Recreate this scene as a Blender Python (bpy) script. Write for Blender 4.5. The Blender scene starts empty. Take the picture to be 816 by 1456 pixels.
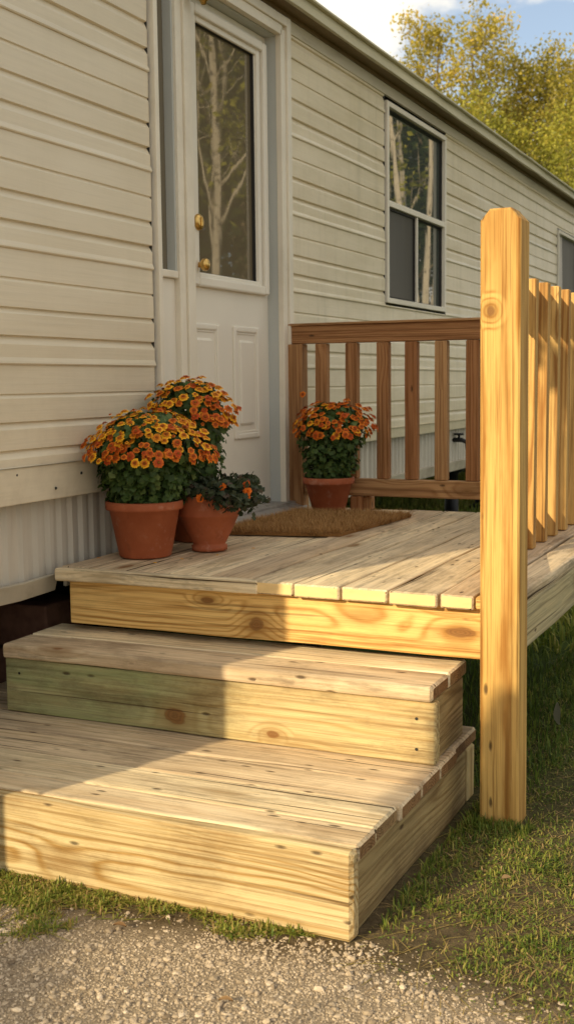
import bpy, math, random
import numpy as np
from mathutils import Vector, Matrix, noise
R = math.radians
random.seed(7)
rng = np.random.default_rng(7)
scene = bpy.context.scene
col = scene.collection

# ------------------------------------------------------------------ helpers
def link(name, me, parent=None):
    o = bpy.data.objects.new(name, me)
    col.objects.link(o)
    if parent is not None:
        o.parent = parent
        o.matrix_parent_inverse = Matrix.Translation(parent.location).inverted() if parent.type == 'EMPTY' and parent.parent is None else Matrix.Identity(4)
    return o

def tag(o, label=None, cat=None, group=None, kind=None):
    if label: o['label'] = label
    if cat: o['category'] = cat
    if group: o['group'] = group
    if kind: o['kind'] = kind
    return o

def empty(name, loc=(0, 0, 0), label=None, cat=None, group=None):
    o = bpy.data.objects.new(name, None)
    col.objects.link(o)
    o.empty_display_size = .1
    o.location = loc
    return tag(o, label, cat, group)

class MB:
    """collects geometry for ONE mesh object (world coordinates)"""
    def __init__(s):
        s.v, s.f, s.m, s.sm, s.gc, s.bv = [], [], [], [], [], []
    def add(s, verts, faces, mat=0, smooth=False, gc=None, bv=.5):
        b = len(s.v)
        s.v += [tuple(p) for p in verts]
        s.gc += [tuple(p) for p in (gc if gc is not None else verts)]
        s.bv += [bv] * len(verts)
        for f in faces:
            s.f.append([b + i for i in f]); s.m.append(mat); s.sm.append(smooth)
    def box(s, x0, x1, y0, y1, z0, z1, mat=0, r=0.0):
        s.board((x0, (y0 + y1) / 2, (z0 + z1) / 2), (1, 0, 0), (0, 1, 0), x1 - x0, y1 - y0, z1 - z0, r, mat=mat, n=1)
    def board(s, p0, u, v, L, W, T, r=.004, mat=0, n=4, jit=0.0, bv=None, emat=None):
        """board whose long axis u starts at p0 (centre of the end), width along v, thickness along u x v"""
        u, v = Vector(u).normalized(), Vector(v).normalized()
        w = u.cross(v)
        p0 = Vector(p0)
        if bv is None: bv = random.random()
        ox, oy, oz = random.uniform(0, 60), random.uniform(-.05, .05), random.choice((-1, 1)) * random.uniform(.03, .1)
        a, b = W / 2, T / 2
        if r > 0:
            c = r * .3
            ring = [(-a + r, -b), (a - r, -b), (a - c, -b + c), (a, -b + r), (a, b - r), (a - c, b - c), (a - r, b), (-a + r, b), (-a + c, b - c), (-a, b - r), (-a, -b + r), (-a + c, -b + c)]
        else:
            ring = [(-a, -b), (a, -b), (a, b), (-a, b)]
        k = len(ring)
        st = [0.0] + [L * i / n for i in range(1, n)] + [L]
        rings = []
        if r > 0:
            rings.append((0.0, 1 - min(.5, r / max(a, 1e-4)), 1 - min(.5, r / max(b, 1e-4))))
            rings.append((r, 1, 1))
            rings += [(t, 1, 1) for t in st[1:-1]]
            rings.append((L - r, 1, 1))
            rings.append((L, 1 - min(.5, r / max(a, 1e-4)), 1 - min(.5, r / max(b, 1e-4))))
        else:
            rings = [(t, 1, 1) for t in st]
        vs, gc = [], []
        ph = random.uniform(0, 100)
        for t, sa, sb in rings:
            ja = jit * noise.noise((t * 3 + ph, 0, 0)); jb = jit * noise.noise((t * 3 + ph, 7, 0))
            for (x, y) in ring:
                vs.append(p0 + u * t + v * (x * sa + ja) + w * (y * sb + jb))
                gc.append((t + ox, x * sa + oy, y * sb + oz))
        fs = []
        for i in range(len(rings) - 1):
            for j in range(k):
                q = (j + 1) % k
                fs.append((i * k + j, i * k + q, (i + 1) * k + q, (i + 1) * k + j))
        fs.append(tuple(range(k - 1, -1, -1)))
        fs.append(tuple((len(rings) - 1) * k + j for j in range(k)))
        s.add(vs, fs, mat, False, gc, bv)
        if emat is not None: s.m[-1] = s.m[-2] = emat
    def tube(s, pts, rad, k=8, mat=0, smooth=True, cap=True, bv=.5):
        pts = [Vector(p) for p in pts]
        if not hasattr(rad, '__len__'): rad = [rad] * len(pts)
        vs, fs, gc = [], [], []
        d = (pts[1] - pts[0]).normalized()
        ref = Vector((1, 0, 0)) if abs(d.x) < .8 else Vector((0, 1, 0))
        ln = 0
        for i, p in enumerate(pts):
            d = (pts[min(i + 1, len(pts) - 1)] - pts[max(i - 1, 0)]).normalized()
            a = d.cross(ref).normalized(); b = d.cross(a).normalized()
            if i: ln += (p - pts[i - 1]).length
            for j in range(k):
                t = 2 * math.pi * j / k
                vs.append(p + (a * math.cos(t) + b * math.sin(t)) * rad[i]); gc.append((math.cos(t), math.sin(t), ln))
        for i in range(len(pts) - 1):
            for j in range(k):
                q = (j + 1) % k
                fs.append((i * k + j, i * k + q, (i + 1) * k + q, (i + 1) * k + j))
        if cap:
            fs.append(tuple(range(k - 1, -1, -1))); fs.append(tuple((len(pts) - 1) * k + j for j in range(k)))
        s.add(vs, fs, mat, smooth, gc, bv)
    def lathe(s, c, prof, k=40, mat=0, axis='z', smooth=True):
        vs, fs = [], []
        for (r, h) in prof:
            for j in range(k):
                t = 2 * math.pi * j / k
                if axis == 'z': vs.append((c[0] + r * math.cos(t), c[1] + r * math.sin(t), c[2] + h))
                else: vs.append((c[0] + h, c[1] + r * math.cos(t), c[2] + r * math.sin(t)))
        for i in range(len(prof) - 1):
            for j in range(k):
                q = (j + 1) % k
                fs.append((i * k + j, i * k + q, (i + 1) * k + q, (i + 1) * k + j))
        s.add(vs, fs, mat, smooth)
    def build(s, name, mats, parent=None):
        me = bpy.data.meshes.new(name)
        me.from_pydata(s.v, [], s.f)
        if not isinstance(mats, (list, tuple)): mats = [mats]
        for m in mats: me.materials.append(m)
        me.polygons.foreach_set('material_index', s.m)
        me.polygons.foreach_set('use_smooth', s.sm)
        a = me.attributes.new('gc', 'FLOAT_VECTOR', 'POINT'); a.data.foreach_set('vector', np.array(s.gc, dtype=np.float32).ravel())
        a = me.attributes.new('bv', 'FLOAT', 'POINT'); a.data.foreach_set('value', np.array(s.bv, dtype=np.float32))
        me.update()
        return link(name, me, parent)

def mesh_np(name, V, F, mats, bv=None, mi=None, smooth=False, parent=None, extra=None):
    """V (n,3), F (m,k) uniform polygons"""
    me = bpy.data.meshes.new(name)
    V = np.asarray(V, dtype=np.float32); F = np.asarray(F, dtype=np.int32)
    m, k = F.shape
    me.vertices.add(len(V)); me.vertices.foreach_set('co', V.ravel())
    me.loops.add(m * k); me.loops.foreach_set('vertex_index', F.ravel())
    me.polygons.add(m); me.polygons.foreach_set('loop_start', np.arange(0, m * k, k, dtype=np.int32))
    if not isinstance(mats, (list, tuple)): mats = [mats]
    for x in mats: me.materials.append(x)
    if mi is not None: me.polygons.foreach_set('material_index', np.asarray(mi, dtype=np.int32))
    me.polygons.foreach_set('use_smooth', np.full(m, smooth))
    if bv is not None:
        a = me.attributes.new('bv', 'FLOAT', 'POINT'); a.data.foreach_set('value', np.asarray(bv, dtype=np.float32))
    if extra is not None:
        a = me.attributes.new('gc', 'FLOAT_VECTOR', 'POINT'); a.data.foreach_set('vector', np.asarray(extra, dtype=np.float32).ravel())
    me.update(calc_edges=True)
    return link(name, me, parent)

# ------------------------------------------------------------------ materials
class NT:
    def __init__(s, name):
        s.mat = bpy.data.materials.new(name); s.mat.use_nodes = True
        s.t = s.mat.node_tree; s.n = s.t.nodes; s.bsdf = s.n['Principled BSDF']
    def new(s, t, **k):
        n = s.n.new(t)
        for a, b in k.items(): setattr(n, a, b)
        return n
    def lk(s, a, b): s.t.links.new(a, b)
    def put(s, sock, v):
        if isinstance(v, bpy.types.NodeSocket): s.lk(v, sock)
        elif v is not None: sock.default_value = v
    def math(s, op, a, b=None, clamp=False):
        n = s.new('ShaderNodeMath', operation=op); n.use_clamp = clamp
        s.put(n.inputs[0], a)
        if b is not None: s.put(n.inputs[1], b)
        return n.outputs[0]
    def mix(s, f, a, b, mode='MIX'):
        n = s.new('ShaderNodeMix', data_type='RGBA', blend_type=mode)
        s.put(n.inputs[0], f)
        s.put(n.inputs[6], a if isinstance(a, bpy.types.NodeSocket) else (*a, 1)); s.put(n.inputs[7], b if isinstance(b, bpy.types.NodeSocket) else (*b, 1))
        return n.outputs[2]
    def attr(s, name): return s.new('ShaderNodeAttribute', attribute_name=name)
    def mul(s, v, xyz):
        n = s.new('ShaderNodeVectorMath', operation='MULTIPLY'); s.put(n.inputs[0], v); n.inputs[1].default_value = xyz
        return n.outputs[0]
    def noise(s, v, scale=1, detail=3, rough=.5, dist=0):
        n = s.new('ShaderNodeTexNoise'); s.put(n.inputs['Vector'], v)
        n.inputs['Scale'].default_value = scale; n.inputs['Detail'].default_value = detail
        n.inputs['Roughness'].default_value = rough; n.inputs['Distortion'].default_value = dist
        return n.outputs[0]
    def vor(s, v, scale=1, feature='F1'):
        n = s.new('ShaderNodeTexVoronoi', feature=feature); s.put(n.inputs['Vector'], v); n.inputs['Scale'].default_value = scale
        return n
    def mr(s, v, a, b, c=0, d=1, smooth=False):
        n = s.new('ShaderNodeMapRange'); n.clamp = True
        if smooth: n.interpolation_type = 'SMOOTHSTEP'
        s.put(n.inputs[0], v)
        for i, x in enumerate((a, b, c, d)): s.put(n.inputs[i + 1], x)
        return n.outputs[0]
    def pos(s): return s.new('ShaderNodeNewGeometry').outputs['Position']
    def xyz(s, v):
        n = s.new('ShaderNodeSeparateXYZ'); s.put(n.inputs[0], v); return n.outputs
    def bump(s, h, strength=.3, dist=.01):
        n = s.new('ShaderNodeBump'); n.inputs['Strength'].default_value = strength; n.inputs['Distance'].default_value = dist
        s.put(n.inputs['Height'], h); s.lk(n.outputs[0], s.bsdf.inputs['Normal'])
    def out(s, c, rough=.6, spec=.3, metal=0):
        s.put(s.bsdf.inputs['Base Color'], c if isinstance(c, bpy.types.NodeSocket) else (*c, 1))
        s.put(s.bsdf.inputs['Roughness'], rough); s.bsdf.inputs['Specular IOR Level'].default_value = spec; s.bsdf.inputs['Metallic'].default_value = metal
        return s.mat

def wood(name, light, dark, contrast=.55, weather=0.0, wcol=(.36, .29, .22), green=0.0, freq=130., knot=(.19, .09, .03), gate=.55, speck=.4, rough=.7, kscale=(3.2, 8.5, 8.5), gcol=(.27, .31, .14), gx=None, wave=.03, dirt=0.0, crack=.5, knots=(), streak=.62):
    t = NT(name)
    A = t.attr('gc').outputs['Vector']; bv = t.attr('bv').outputs['Fac']
    s = t.xyz(A)
    d1 = t.noise(t.mul(A, (1.1, 4, 4)), 1, 2, .45)
    d2 = t.noise(t.mul(A, (7, 26, 26)), 1, 3, .55)
    vk = t.vor(t.mul(A, kscale)); kd = vk.outputs['Distance']
    kc = t.xyz(vk.outputs['Color'])
    g = t.math('GREATER_THAN', kc[0], gate)
    ksz = t.mr(kc[1], 0, 1, .05, .13)
    wob = t.math('ADD', kd, t.math('MULTIPLY', t.math('SUBTRACT', d2, .5), .08))
    kn = t.math('MULTIPLY', t.mr(t.math('SUBTRACT', wob, ksz), -.03, .03, 1, 0, True), g)
    sw = t.math('MULTIPLY', t.mr(kd, .0, .5, 1, 0, True), g)
    if knots:
        P = t.pos()
        for (kx, ky, kz, rx, ry, rz) in knots:
            v1 = t.new('ShaderNodeVectorMath', operation='SUBTRACT'); t.lk(P, v1.inputs[0]); v1.inputs[1].default_value = (kx, ky, kz)
            v2 = t.new('ShaderNodeVectorMath', operation='LENGTH'); t.lk(t.mul(v1.outputs[0], (1 / rx, 1 / ry, 1 / rz)), v2.inputs[0])
            dn = t.math('ADD', v2.outputs['Value'], t.math('MULTIPLY', t.math('SUBTRACT', d2, .5), 1.7))
            kn = t.math('MAXIMUM', kn, t.mr(dn, .75, 1.1, 1, 0, True))
            sw = t.math('MAXIMUM', sw, t.mr(v2.outputs['Value'], .3, 4.2, 1.3, 0, True))
            wob = t.math('MINIMUM', wob, t.math('MULTIPLY', dn, .1))
            g = t.math('MAXIMUM', g, t.math('LESS_THAN', dn, 3.4))
            kd = t.math('MINIMUM', kd, t.math('MULTIPLY', dn, .11))
    r = t.math('SQRT', t.math('ADD', t.math('MULTIPLY', s[1], s[1]), t.math('MULTIPLY', s[2], s[2])))
    r = t.math('ADD', r, t.math('MULTIPLY', t.math('SUBTRACT', d1, .5), wave))
    r = t.math('ADD', r, t.math('MULTIPLY', t.math('SUBTRACT', d2, .5), .005))
    r = t.math('ADD', r, t.math('MULTIPLY', sw, .022))
    wd = t.noise(t.mul(A, (.25, 20, 20)), 1, 1, .5)
    ph = t.math('MULTIPLY', t.math('ADD', r, t.math('MULTIPLY', wd, .012)), freq * 6.2832)
    si = t.math('ADD', t.math('MULTIPLY', t.math('SINE', ph), .5), .5)
    ring = t.math('POWER', si, 2.6)
    amp = t.mr(t.noise(t.mul(A, (.8, 14, 14)), 1, 3, .6), .30, .60, .25, 1)
    ring = t.math('MULTIPLY', ring, amp)
    fib = t.noise(t.mul(A, (4, 330, 330)), 1, 2, .6)
    fib2 = t.noise(t.mul(A, (1.8, 85, 85)), 1, 4, .65)
    c = t.mix(t.math('MULTIPLY', ring, contrast), light, dark)
    tone = t.noise(t.mul(A, (1.1, 6, 6)), 1, 4, .65)
    c = t.mix(t.mr(tone, .46, .70, 0, .5), c, tuple(a * .9 for a in dark))
    c = t.mix(t.mr(fib2, .50, .62, 0, streak), c, tuple(x * .66 for x in dark))
    c = t.mix(t.mr(fib2, .28, .42, .35, 0), c, tuple(min(1, x * 1.2) for x in light))
    c = t.mix(t.mr(fib, .45, .75, 0, .3), c, tuple(x * .6 for x in dark))
    if weather > 0:
        wn = t.noise(t.mul(A, (1.9, 12, 12)), 1, 5, .68)
        c = t.mix(t.mr(wn, .40, .60, weather * .15, weather), c, t.mix(t.mr(fib2, .35, .65), wcol, tuple(x * .6 for x in wcol)))
        st = t.noise(t.mul(A, (5, 40, 40)), 1, 5, .72)
        c = t.mix(t.mr(st, .54, .66, 0, .75 * weather), c, tuple(x * .30 for x in wcol))
    if green > 0:
        gn = t.noise(t.mul(A, (1.4, 7, 7)), 1, 5, .65)
        gf = t.mr(gn, .32, .6, green * .4, green)
        if gx: gf = t.math('MULTIPLY', gf, t.mr(t.math('ADD', t.xyz(t.pos())[0], t.math('MULTIPLY', t.math('SUBTRACT', gn, .5), .5)), gx[0], gx[1], 1, .16))
        c = t.mix(gf, c, t.mix(t.mr(fib2, .35, .65), gcol, tuple(x * .62 for x in gcol)))
    if dirt > 0:
        dn = t.noise(t.mul(A, (3, 7, 7)), 1, 6, .75)
        c = t.mix(t.mr(dn, .50, .70, 0, dirt), c, (.12, .075, .036))
    c = t.mix(t.math('MULTIPLY', t.mr(kd, .05, .34, .6, 0, True), g), c, tuple(x * .6 for x in dark))
    kring = t.math('ADD', t.math('MULTIPLY', t.math('SINE', t.math('MULTIPLY', wob, 190)), .5), .5)
    c = t.mix(t.math('MULTIPLY', kn, .78), c, t.mix(kring, knot, tuple(x * 1.4 for x in knot)))
    vs = t.vor(t.mul(A, (14, 42, 42))); sc = t.xyz(vs.outputs['Color'])
    sp = t.math('MULTIPLY', t.mr(t.math('ADD', vs.outputs['Distance'], t.math('MULTIPLY', t.math('SUBTRACT', d2, .5), .2)), .10, .24, 1, 0), t.math('GREATER_THAN', sc[0], 1 - .16 * speck))
    c = t.mix(t.math('MULTIPLY', sp, .8), c, (.055, .032, .016))
    ck = t.mr(t.noise(t.mul(A, (.9, 75, 75)), 1, 2, .5), .66, .71, 0, crack)
    c = t.mix(ck, c, (.07, .042, .02))
    hv = t.new('ShaderNodeHueSaturation'); t.lk(c, hv.inputs['Color'])
    t.put(hv.inputs['Value'], t.mr(bv, 0, 1, .84, 1.12)); t.put(hv.inputs['Hue'], t.mr(bv, 0, 1, .490, .507)); t.put(hv.inputs['Saturation'], t.mr(bv, 0, 1, 1.06, .95))
    h = t.math('ADD', t.math('MULTIPLY', ring, -.3), t.math('ADD', t.math('MULTIPLY', fib, .7), t.math('MULTIPLY', fib2, .9)))
    h = t.math('SUBTRACT', h, t.math('ADD', t.math('MULTIPLY', sp, 1.2), t.math('MULTIPLY', ck, 1.5)))
    t.bump(h, .5, .004)
    return t.out(hv.outputs[0], rough, .22)

def simple(name, c, rough=.5, spec=.4, metal=0, var=.12, scale=6, bumpy=0.0, bscale=80, stretch=(1, 1, 1), dirt=None, dirtamt=.5):
    t = NT(name); P = t.mul(t.pos(), stretch)
    n = t.noise(P, scale, 5, .6)
    cc = t.mix(t.mr(n, .3, .7), tuple(x * (1 - var) for x in c), tuple(min(1, x * (1 + var)) for x in c))
    if dirt:
        cc = t.mix(t.mr(t.noise(P, scale * .6, 6, .7), .52, .72, 0, dirtamt), cc, dirt)
    if bumpy: t.bump(t.noise(P, bscale, 4, .6), bumpy, .004)
    return t.out(cc, rough, spec, metal)

def siding_mat():
    t = NT('vinyl_siding'); P = t.pos(); s = t.xyz(P)
    base = t.mix(t.mr(t.noise(t.mul(P, (1, .5, 2)), 1.6, 4), .3, .7), (.71, .625, .465), (.77, .69, .53))
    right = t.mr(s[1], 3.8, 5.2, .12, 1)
    b1 = t.noise(t.mul(P, (3, 1.2, 6)), 1.5, 7, .72)
    c = t.mix(t.math('MULTIPLY', t.mr(b1, .42, .68), t.math('MULTIPLY', right, .55)), base, (.42, .35, .18))
    strk = t.noise(t.mul(P, (8, 9, .7)), 1.6, 5, .7)
    c = t.mix(t.math('MULTIPLY', t.mr(strk, .5, .72), t.math('MULTIPLY', right, .42)), c, (.30, .27, .16))
    spot = t.vor(t.mul(P, (4, 4, 5)), 2.2)
    c = t.mix(t.math('MULTIPLY', t.mr(spot.outputs['Distance'], .03, .1, .5, 0), t.math('MULTIPLY', right, t.math('GREATER_THAN', t.xyz(spot.outputs['Color'])[0], .7))), c, (.12, .10, .06))
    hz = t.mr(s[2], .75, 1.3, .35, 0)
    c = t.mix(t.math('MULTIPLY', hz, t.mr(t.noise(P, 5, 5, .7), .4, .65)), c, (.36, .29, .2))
    gr = t.noise(t.mul(P, (1, 2.2, 90)), 1, 5, .65)
    c = t.mix(t.mr(gr, .45, .7, 0, .16), c, (.42, .36, .25))
    c = t.mix(t.math('MULTIPLY', right, .5), c, t.mix(.65, c, (.88, .76, .52)))  # far wall painted paler for the stronger light there
    t.bump(gr, .3, .003)
    return t.out(c, .3, .5)

M = {}
M['siding'] = siding_mat()
M['trim'] = simple('white_trim_paint', (.78, .72, .59), .45, .4, var=.06, scale=3, dirt=(.45, .38, .26), dirtamt=.35)
M['doorwhite'] = simple('door_paint', (.77, .72, .61), .4, .4, var=.04, scale=2, dirt=(.5, .45, .36), dirtamt=.25)
M['jamb'] = simple('jamb_shade_grey', (.50, .52, .49), .45, .4, var=.05, scale=3)  # shade on the door reveals put into the colour as grey
M['eave'] = simple('eave_metal', (.58, .53, .36), .42, .45, var=.12, scale=2, stretch=(1, .4, 4), dirt=(.27, .23, .14), dirtamt=.5)
M['frieze'] = simple('frieze_board', (.56, .5, .36), .5, .35, var=.1, scale=2, stretch=(1, .6, 4), dirt=(.24, .19, .11), dirtamt=.6)
M['soffit_with_shadow'] = simple('soffit_with_shadow', (.2, .14, .07), .6, .3)
M['roof'] = simple('roof_shingles', (.14, .12, .1), .9, .2, var=.4, scale=14, bumpy=.5)
M['skirt'] = simple('skirting_vinyl', (.56, .51, .42), .5, .4, var=.1, scale=2, stretch=(1, 6, .7), dirt=(.40, .33, .24), dirtamt=.5)
M['skirttrim'] = simple('skirting_trim', (.46, .41, .31), .5, .35, var=.15, scale=5, dirt=(.2, .15, .1), dirtamt=.7)
M['dark'] = simple('dark_underfloor', (.016, .013, .011), .9, .1)  # near-black: shade under the home, also the hidden wall core
M['brick'] = simple('pier_block', (.12, .06, .04), .9, .1, var=.3, scale=20)
M['brass'] = simple('brass', (.62, .40, .13), .3, .5, 1, var=.2, scale=25)
M['oldbrass'] = simple('tarnished_brass', (.42, .27, .08), .4, .5, 1, var=.3, scale=30)
M['metal'] = simple('threshold_metal', (.36, .34, .31), .45, .4, .3, var=.2, scale=9, dirt=(.16, .12, .08), dirtamt=.7)
M['black'] = simple('black_metal', (.012, .012, .012), .5, .4)
M['seal'] = simple('dark_gasket', (.03, .028, .024), .6, .3)

def glass(name, base, refl, wav=.25, rough=.015):
    t = NT(name); P = t.pos()
    t.bump(t.noise(t.mul(P, (1, 3, 1.2)), 2.2, 2, .4), wav, .02)
    t.out(base, rough, .5)
    b = t.bsdf; b.inputs['IOR'].default_value = refl
    return t.mat
M['glass'] = glass('window_glass', (.085, .095, .08), 3.2, .010)
M['doorglass'] = glass('door_glass', (.16, .13, .08), 2.0, .012, .02)
M['screen'] = simple('insect_screen', (.075, .07, .06), .45, .4, var=.2, scale=1.5, stretch=(1, 5, .5))
M['curtain'] = simple('curtain', (.6, .55, .5), .8, .1)

M['w_fresh'] = wood('pine_fresh', (.93, .635, .235), (.50, .235, .05), .75, freq=85, gate=.5, wave=.07, crack=.4, dirt=.2, knots=((.655, 2.80, .446, .024, .04, .020), (1.225, 2.80, .470, .040, .03, .014), (.505, 2.80, .502, .022, .03, .008)))
M['w_post'] = wood('pine_post', (.74, .475, .15), (.36, .15, .026), .85, freq=95, gate=.80, speck=.15, kscale=(2.4, 9, 9), wave=.035, crack=.5, knots=((1.307, 2.757, 1.262, .011, .05, .013),))
M['w_deckend'] = simple('pine_board_end', (.86, .62, .29), .75, .2, var=.10, scale=14, stretch=(1, 1, 3))
M['w_picket'] = wood('pine_picket', (.72, .455, .155), (.33, .135, .03), .9, freq=90, gate=.7, speck=.3, wave=.03, crack=.4)
M['w_tread'] = wood('pine_tread_weathered', (.97, .80, .52), (.50, .31, .13), .42, streak=.34, weather=.62, wcol=(.62, .49, .32), freq=75, gate=.6, speck=1.2, dirt=.5, crack=.95, wave=.06)
M['w_deck'] = wood('pine_deck_weathered', (.88, .70, .45), (.48, .32, .155), .34, streak=.30, weather=.66, wcol=(.60, .485, .335), freq=75, gate=.7, speck=1.1, dirt=.55, crack=1, wave=.05)
M['w_green'] = wood('treated_pine_green', (.90, .72, .36), (.50, .30, .09), .7, green=.9, freq=75, gate=.45, speck=1.4, weather=.25, gx=(.45, .75), gcol=(.36, .44, .21), dirt=.55, wave=.06, crack=.7, knots=((.519, 2.59, .232, .034, .05, .020), (.80, 2.59, .215, .02, .04, .010)))
M['w_pale'] = wood('treated_pine_pale', (.95, .77, .43), (.50, .29, .085), .95, green=.25, freq=80, gate=.5, speck=.9, wave=.09, dirt=.4, crack=.6)
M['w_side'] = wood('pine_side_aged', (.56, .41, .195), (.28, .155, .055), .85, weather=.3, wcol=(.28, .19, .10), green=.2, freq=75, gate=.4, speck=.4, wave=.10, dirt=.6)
M['w_end'] = wood('pine_end_grain', (.36, .22, .10), (.18, .09, .035), .9, freq=160, gate=.9, speck=.2, dirt=.7)
M['w_rail'] = wood('rail_stained', (.47, .255, .11), (.25, .105, .036), .8, freq=120, gate=.6, speck=.7)
M['w_rim'] = wood('rim_treated', (.74, .57, .29), (.38, .26, .115), .4, green=.4, freq=80, gate=.8, speck=.2, gcol=(.33, .40, .28), weather=.3)

# ------------------------------------------------------------------ mobile home
home = empty('mobile_home', (0, 8, 0), 'long beige mobile home with horizontal vinyl siding beside the wooden deck', 'mobile home')
Y0, Y1 = .84, 17.5
PITCH = .0785
def siding_patch(mb, y0, y1, z0, z1, seed=0):
    k0 = math.floor((z0 - 1.47) / PITCH); prof = []
    k = k0
    while 1.47 + k * PITCH < z1:
        zb = 1.47 + k * PITCH
        rr = random.Random(k * 17 + 3)
        q4 = k % 4; fx = .0125 + rr.uniform(-.0007, .0007); zt = zb + PITCH
        sl_ = (.019, .016, .008, 0)[q4] + rr.uniform(-.002, .003); dp = (.0115, .0105, .0055, 0)[q4]
        if q4 == 0: pts = [(.001, zb), (.0165, zb - .001), (.0190, zb + .003), (.0175, zb + .009), (fx + .0005, zb + .019)]
        else: pts = [(fx, zb)]
        if q4 == 3: pts += [(fx - .0005, zt - .0005), (.001, zt)]
        else: pts += [(fx + .0008, zt - sl_ - .006), (fx - .0005, zt - sl_ - .003), (fx - dp, zt - .0032), (fx - dp, zt - .0026), (fx, zt)]
        for (x, z) in pts:
            prof.append((x, z))
        k += 1
    # clip
    pr = []
    for i in range(len(prof) - 1):
        (xa, za), (xb, zb) = prof[i], prof[i + 1]
        for (x, z) in ((xa, za), (xb, zb)):
            pr.append((x, min(max(z, z0), z1)))
    n = max(1, int((y1 - y0) / .16))
    vs, fs = [], []
    for i in range(n + 1):
        y = y0 + (y1 - y0) * i / n
        for (x, z) in pr:
            wv = .0035 * noise.noise((y * 1.7, z * 2.2, 3.3)) + .0022 * noise.noise((y * 4, z * 7, 9))
            zz = z + (.004 * noise.noise((y * .9, round(z / PITCH) * 3.1, 1.2)) if z0 + .02 < z < z1 - .02 else 0)
            vs.append((x + wv * (1 if x > .002 else 0), y, zz))
    m = len(pr)
    for i in range(n):
        for j in range(m - 1):
            if j % 2 == 0 or True:
                a, b = pr[j], pr[j + 1]
                if abs(a[0] - b[0]) + abs(a[1] - b[1]) < 1e-5: continue
                fs.append((i * m + j, (i + 1) * m + j, (i + 1) * m + j + 1, i * m + j + 1))
    mb.add(vs, fs)

W1 = (5.61, 6.60, 1.49, 2.475)
W2 = (9.68, 10.70, 1.49, 2.30)
mb = MB()
siding_patch(mb, Y0, 3.366, .872, 2.50)
siding_patch(mb, 4.464, 5.598, .86, 2.50)
siding_patch(mb, 5.598, 6.612, .86, 1.478)
siding_patch(mb, 6.612, 9.665, .86, 2.50)
siding_patch(mb, 9.665, 10.715, .86, 1.478)
siding_patch(mb, 9.665, 10.715, 2.312, 2.50)
siding_patch(mb, 10.715, Y1, .86, 2.50)
# end wall (towards the road), flat lapped
for k in range(22):
    z = .78 + k * .0785
    mb.board((-4.25, Y0 + .006 - .004, z + .039), (1, 0, 0), (0, -.1, 1), 4.24, .08, .008, 0, n=1)
mb.build('siding', M['siding'], home)
mb = MB()   # flat bottom band of siding
mb.board((.004, Y0, .822), (0, 1, 0), (.06, 0, 1), 3.372 - Y0, .108, .010, .003, n=14, jit=.006)
mb.board((.002, 4.464, .842), (0, 1, 0), (.05, 0, 1), Y1 - 4.464, .075, .010, .003, n=40, jit=.006)
mb.build('siding_starter_strip', M['siding'], home)
mb = MB()   # wall core: sheathing, end gables, floor frame
mb.box(-4.22, -.07, Y0 + .012, Y1, .62, 2.56)
mb.box(-.0695, -.004, Y0 + .012, 3.372, .80, 2.56)
mb.box(-.06, -.004, 4.464, 5.598, .86, 2.56)
mb.box(-.06, -.004, 5.598, 6.612, .86, 1.48)
mb.box(-.06, -.004, 6.612, Y1, .86, 1.48)
mb.box(-.06, -.004, 6.612, 9.665, 1.48, 2.56)
mb.box(-.06, -.004, 10.715, Y1, 1.48, 2.56)
mb.box(-.06, -.004, 3.372, Y1, 2.50, 2.56)
mb.box(-.06, -.004, 9.665, 10.715, 2.31, 2.50)
mb.box(-.068, -.02, 3.372, 4.464, .40, .575)
mb.build('wall', M['dark'], home)
# skirting: corrugated, hung short of the ground near the steps
def skirt(mb, y0, y1, z0, z1, x):
    vs, fs = [], []
    ys = []
    y = y0; rr = random.Random(5)
    while y < y1:
        w = rr.uniform(.020, .030)
        ys += [(y, 0), (y + w, 0), (y + w + .010, .012), (y + w + .010 + w * .8, .012 + rr.uniform(-.002, .002)), (y + w * 1.8 + .018, 0)]
        y += w * 1.8 + .018
    for (yy, xx) in ys:
        b = .01 * noise.noise((yy * 2.5, 4, 4))
        vs += [(x + xx + b * .3, yy, z0), (x + xx + b, yy, (z0 + z1) / 2), (x + xx, yy, z1)]
    for i in range(len(ys) - 1):
        for j in (0, 1):
            fs.append((i * 3 + j, i * 3 + 3 + j, i * 3 + 4 + j, i * 3 + 1 + j))
    mb.add(vs, fs)
mb = MB()
skirt(mb, Y0, 3.36, .53, .79, -.052)
skirt(mb, 4.47, Y1, .575, .85, -.046)
sk = mb.build('skirting', M['skirt'], home)
mb = MB()
mb.board((-.03, Y0, .517), (0, 1, 0), (.28, 0, 1), 2.0, .055, .010, .002, n=12, jit=.012)
mb.board((-.046, 2.9, .515), (0, 1, 0), (.1, 0, 1), .4, .045, .012, .002, n=4, jit=.01)
mb.board((-.033, 4.47, .575), (0, 1, 0), (.1, 0, 1), 12, .06, .02, .003, n=12, jit=.01)
mb.build('bottom_channel', M['skirttrim'], sk)
for (y, z) in ((2.80, .800), (2.62, .852), (2.93, .835)):   # little screws on the bottom band
    mb = MB(); mb.lathe((.010, y, z), [(.0001, .003), (.004, .0025), (.0048, 0)], 8, axis='x'); mb.build('screw', M['seal'], home)
mb = MB()   # black blocks standing in for the shade under the home
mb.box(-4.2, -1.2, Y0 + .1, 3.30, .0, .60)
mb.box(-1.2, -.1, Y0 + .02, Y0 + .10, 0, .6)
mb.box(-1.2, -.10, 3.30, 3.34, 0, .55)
mb.build('underfloor_shade', M['dark'], home)
mb = MB()
for k in range(3):
    mb.board((-.50, 2.98, .07 + k * .145), (1, 0, 0), (0, 1, 0), .4, .2, .135, .006, n=2)
mb.build('pier', M['brick'], home)
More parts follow.
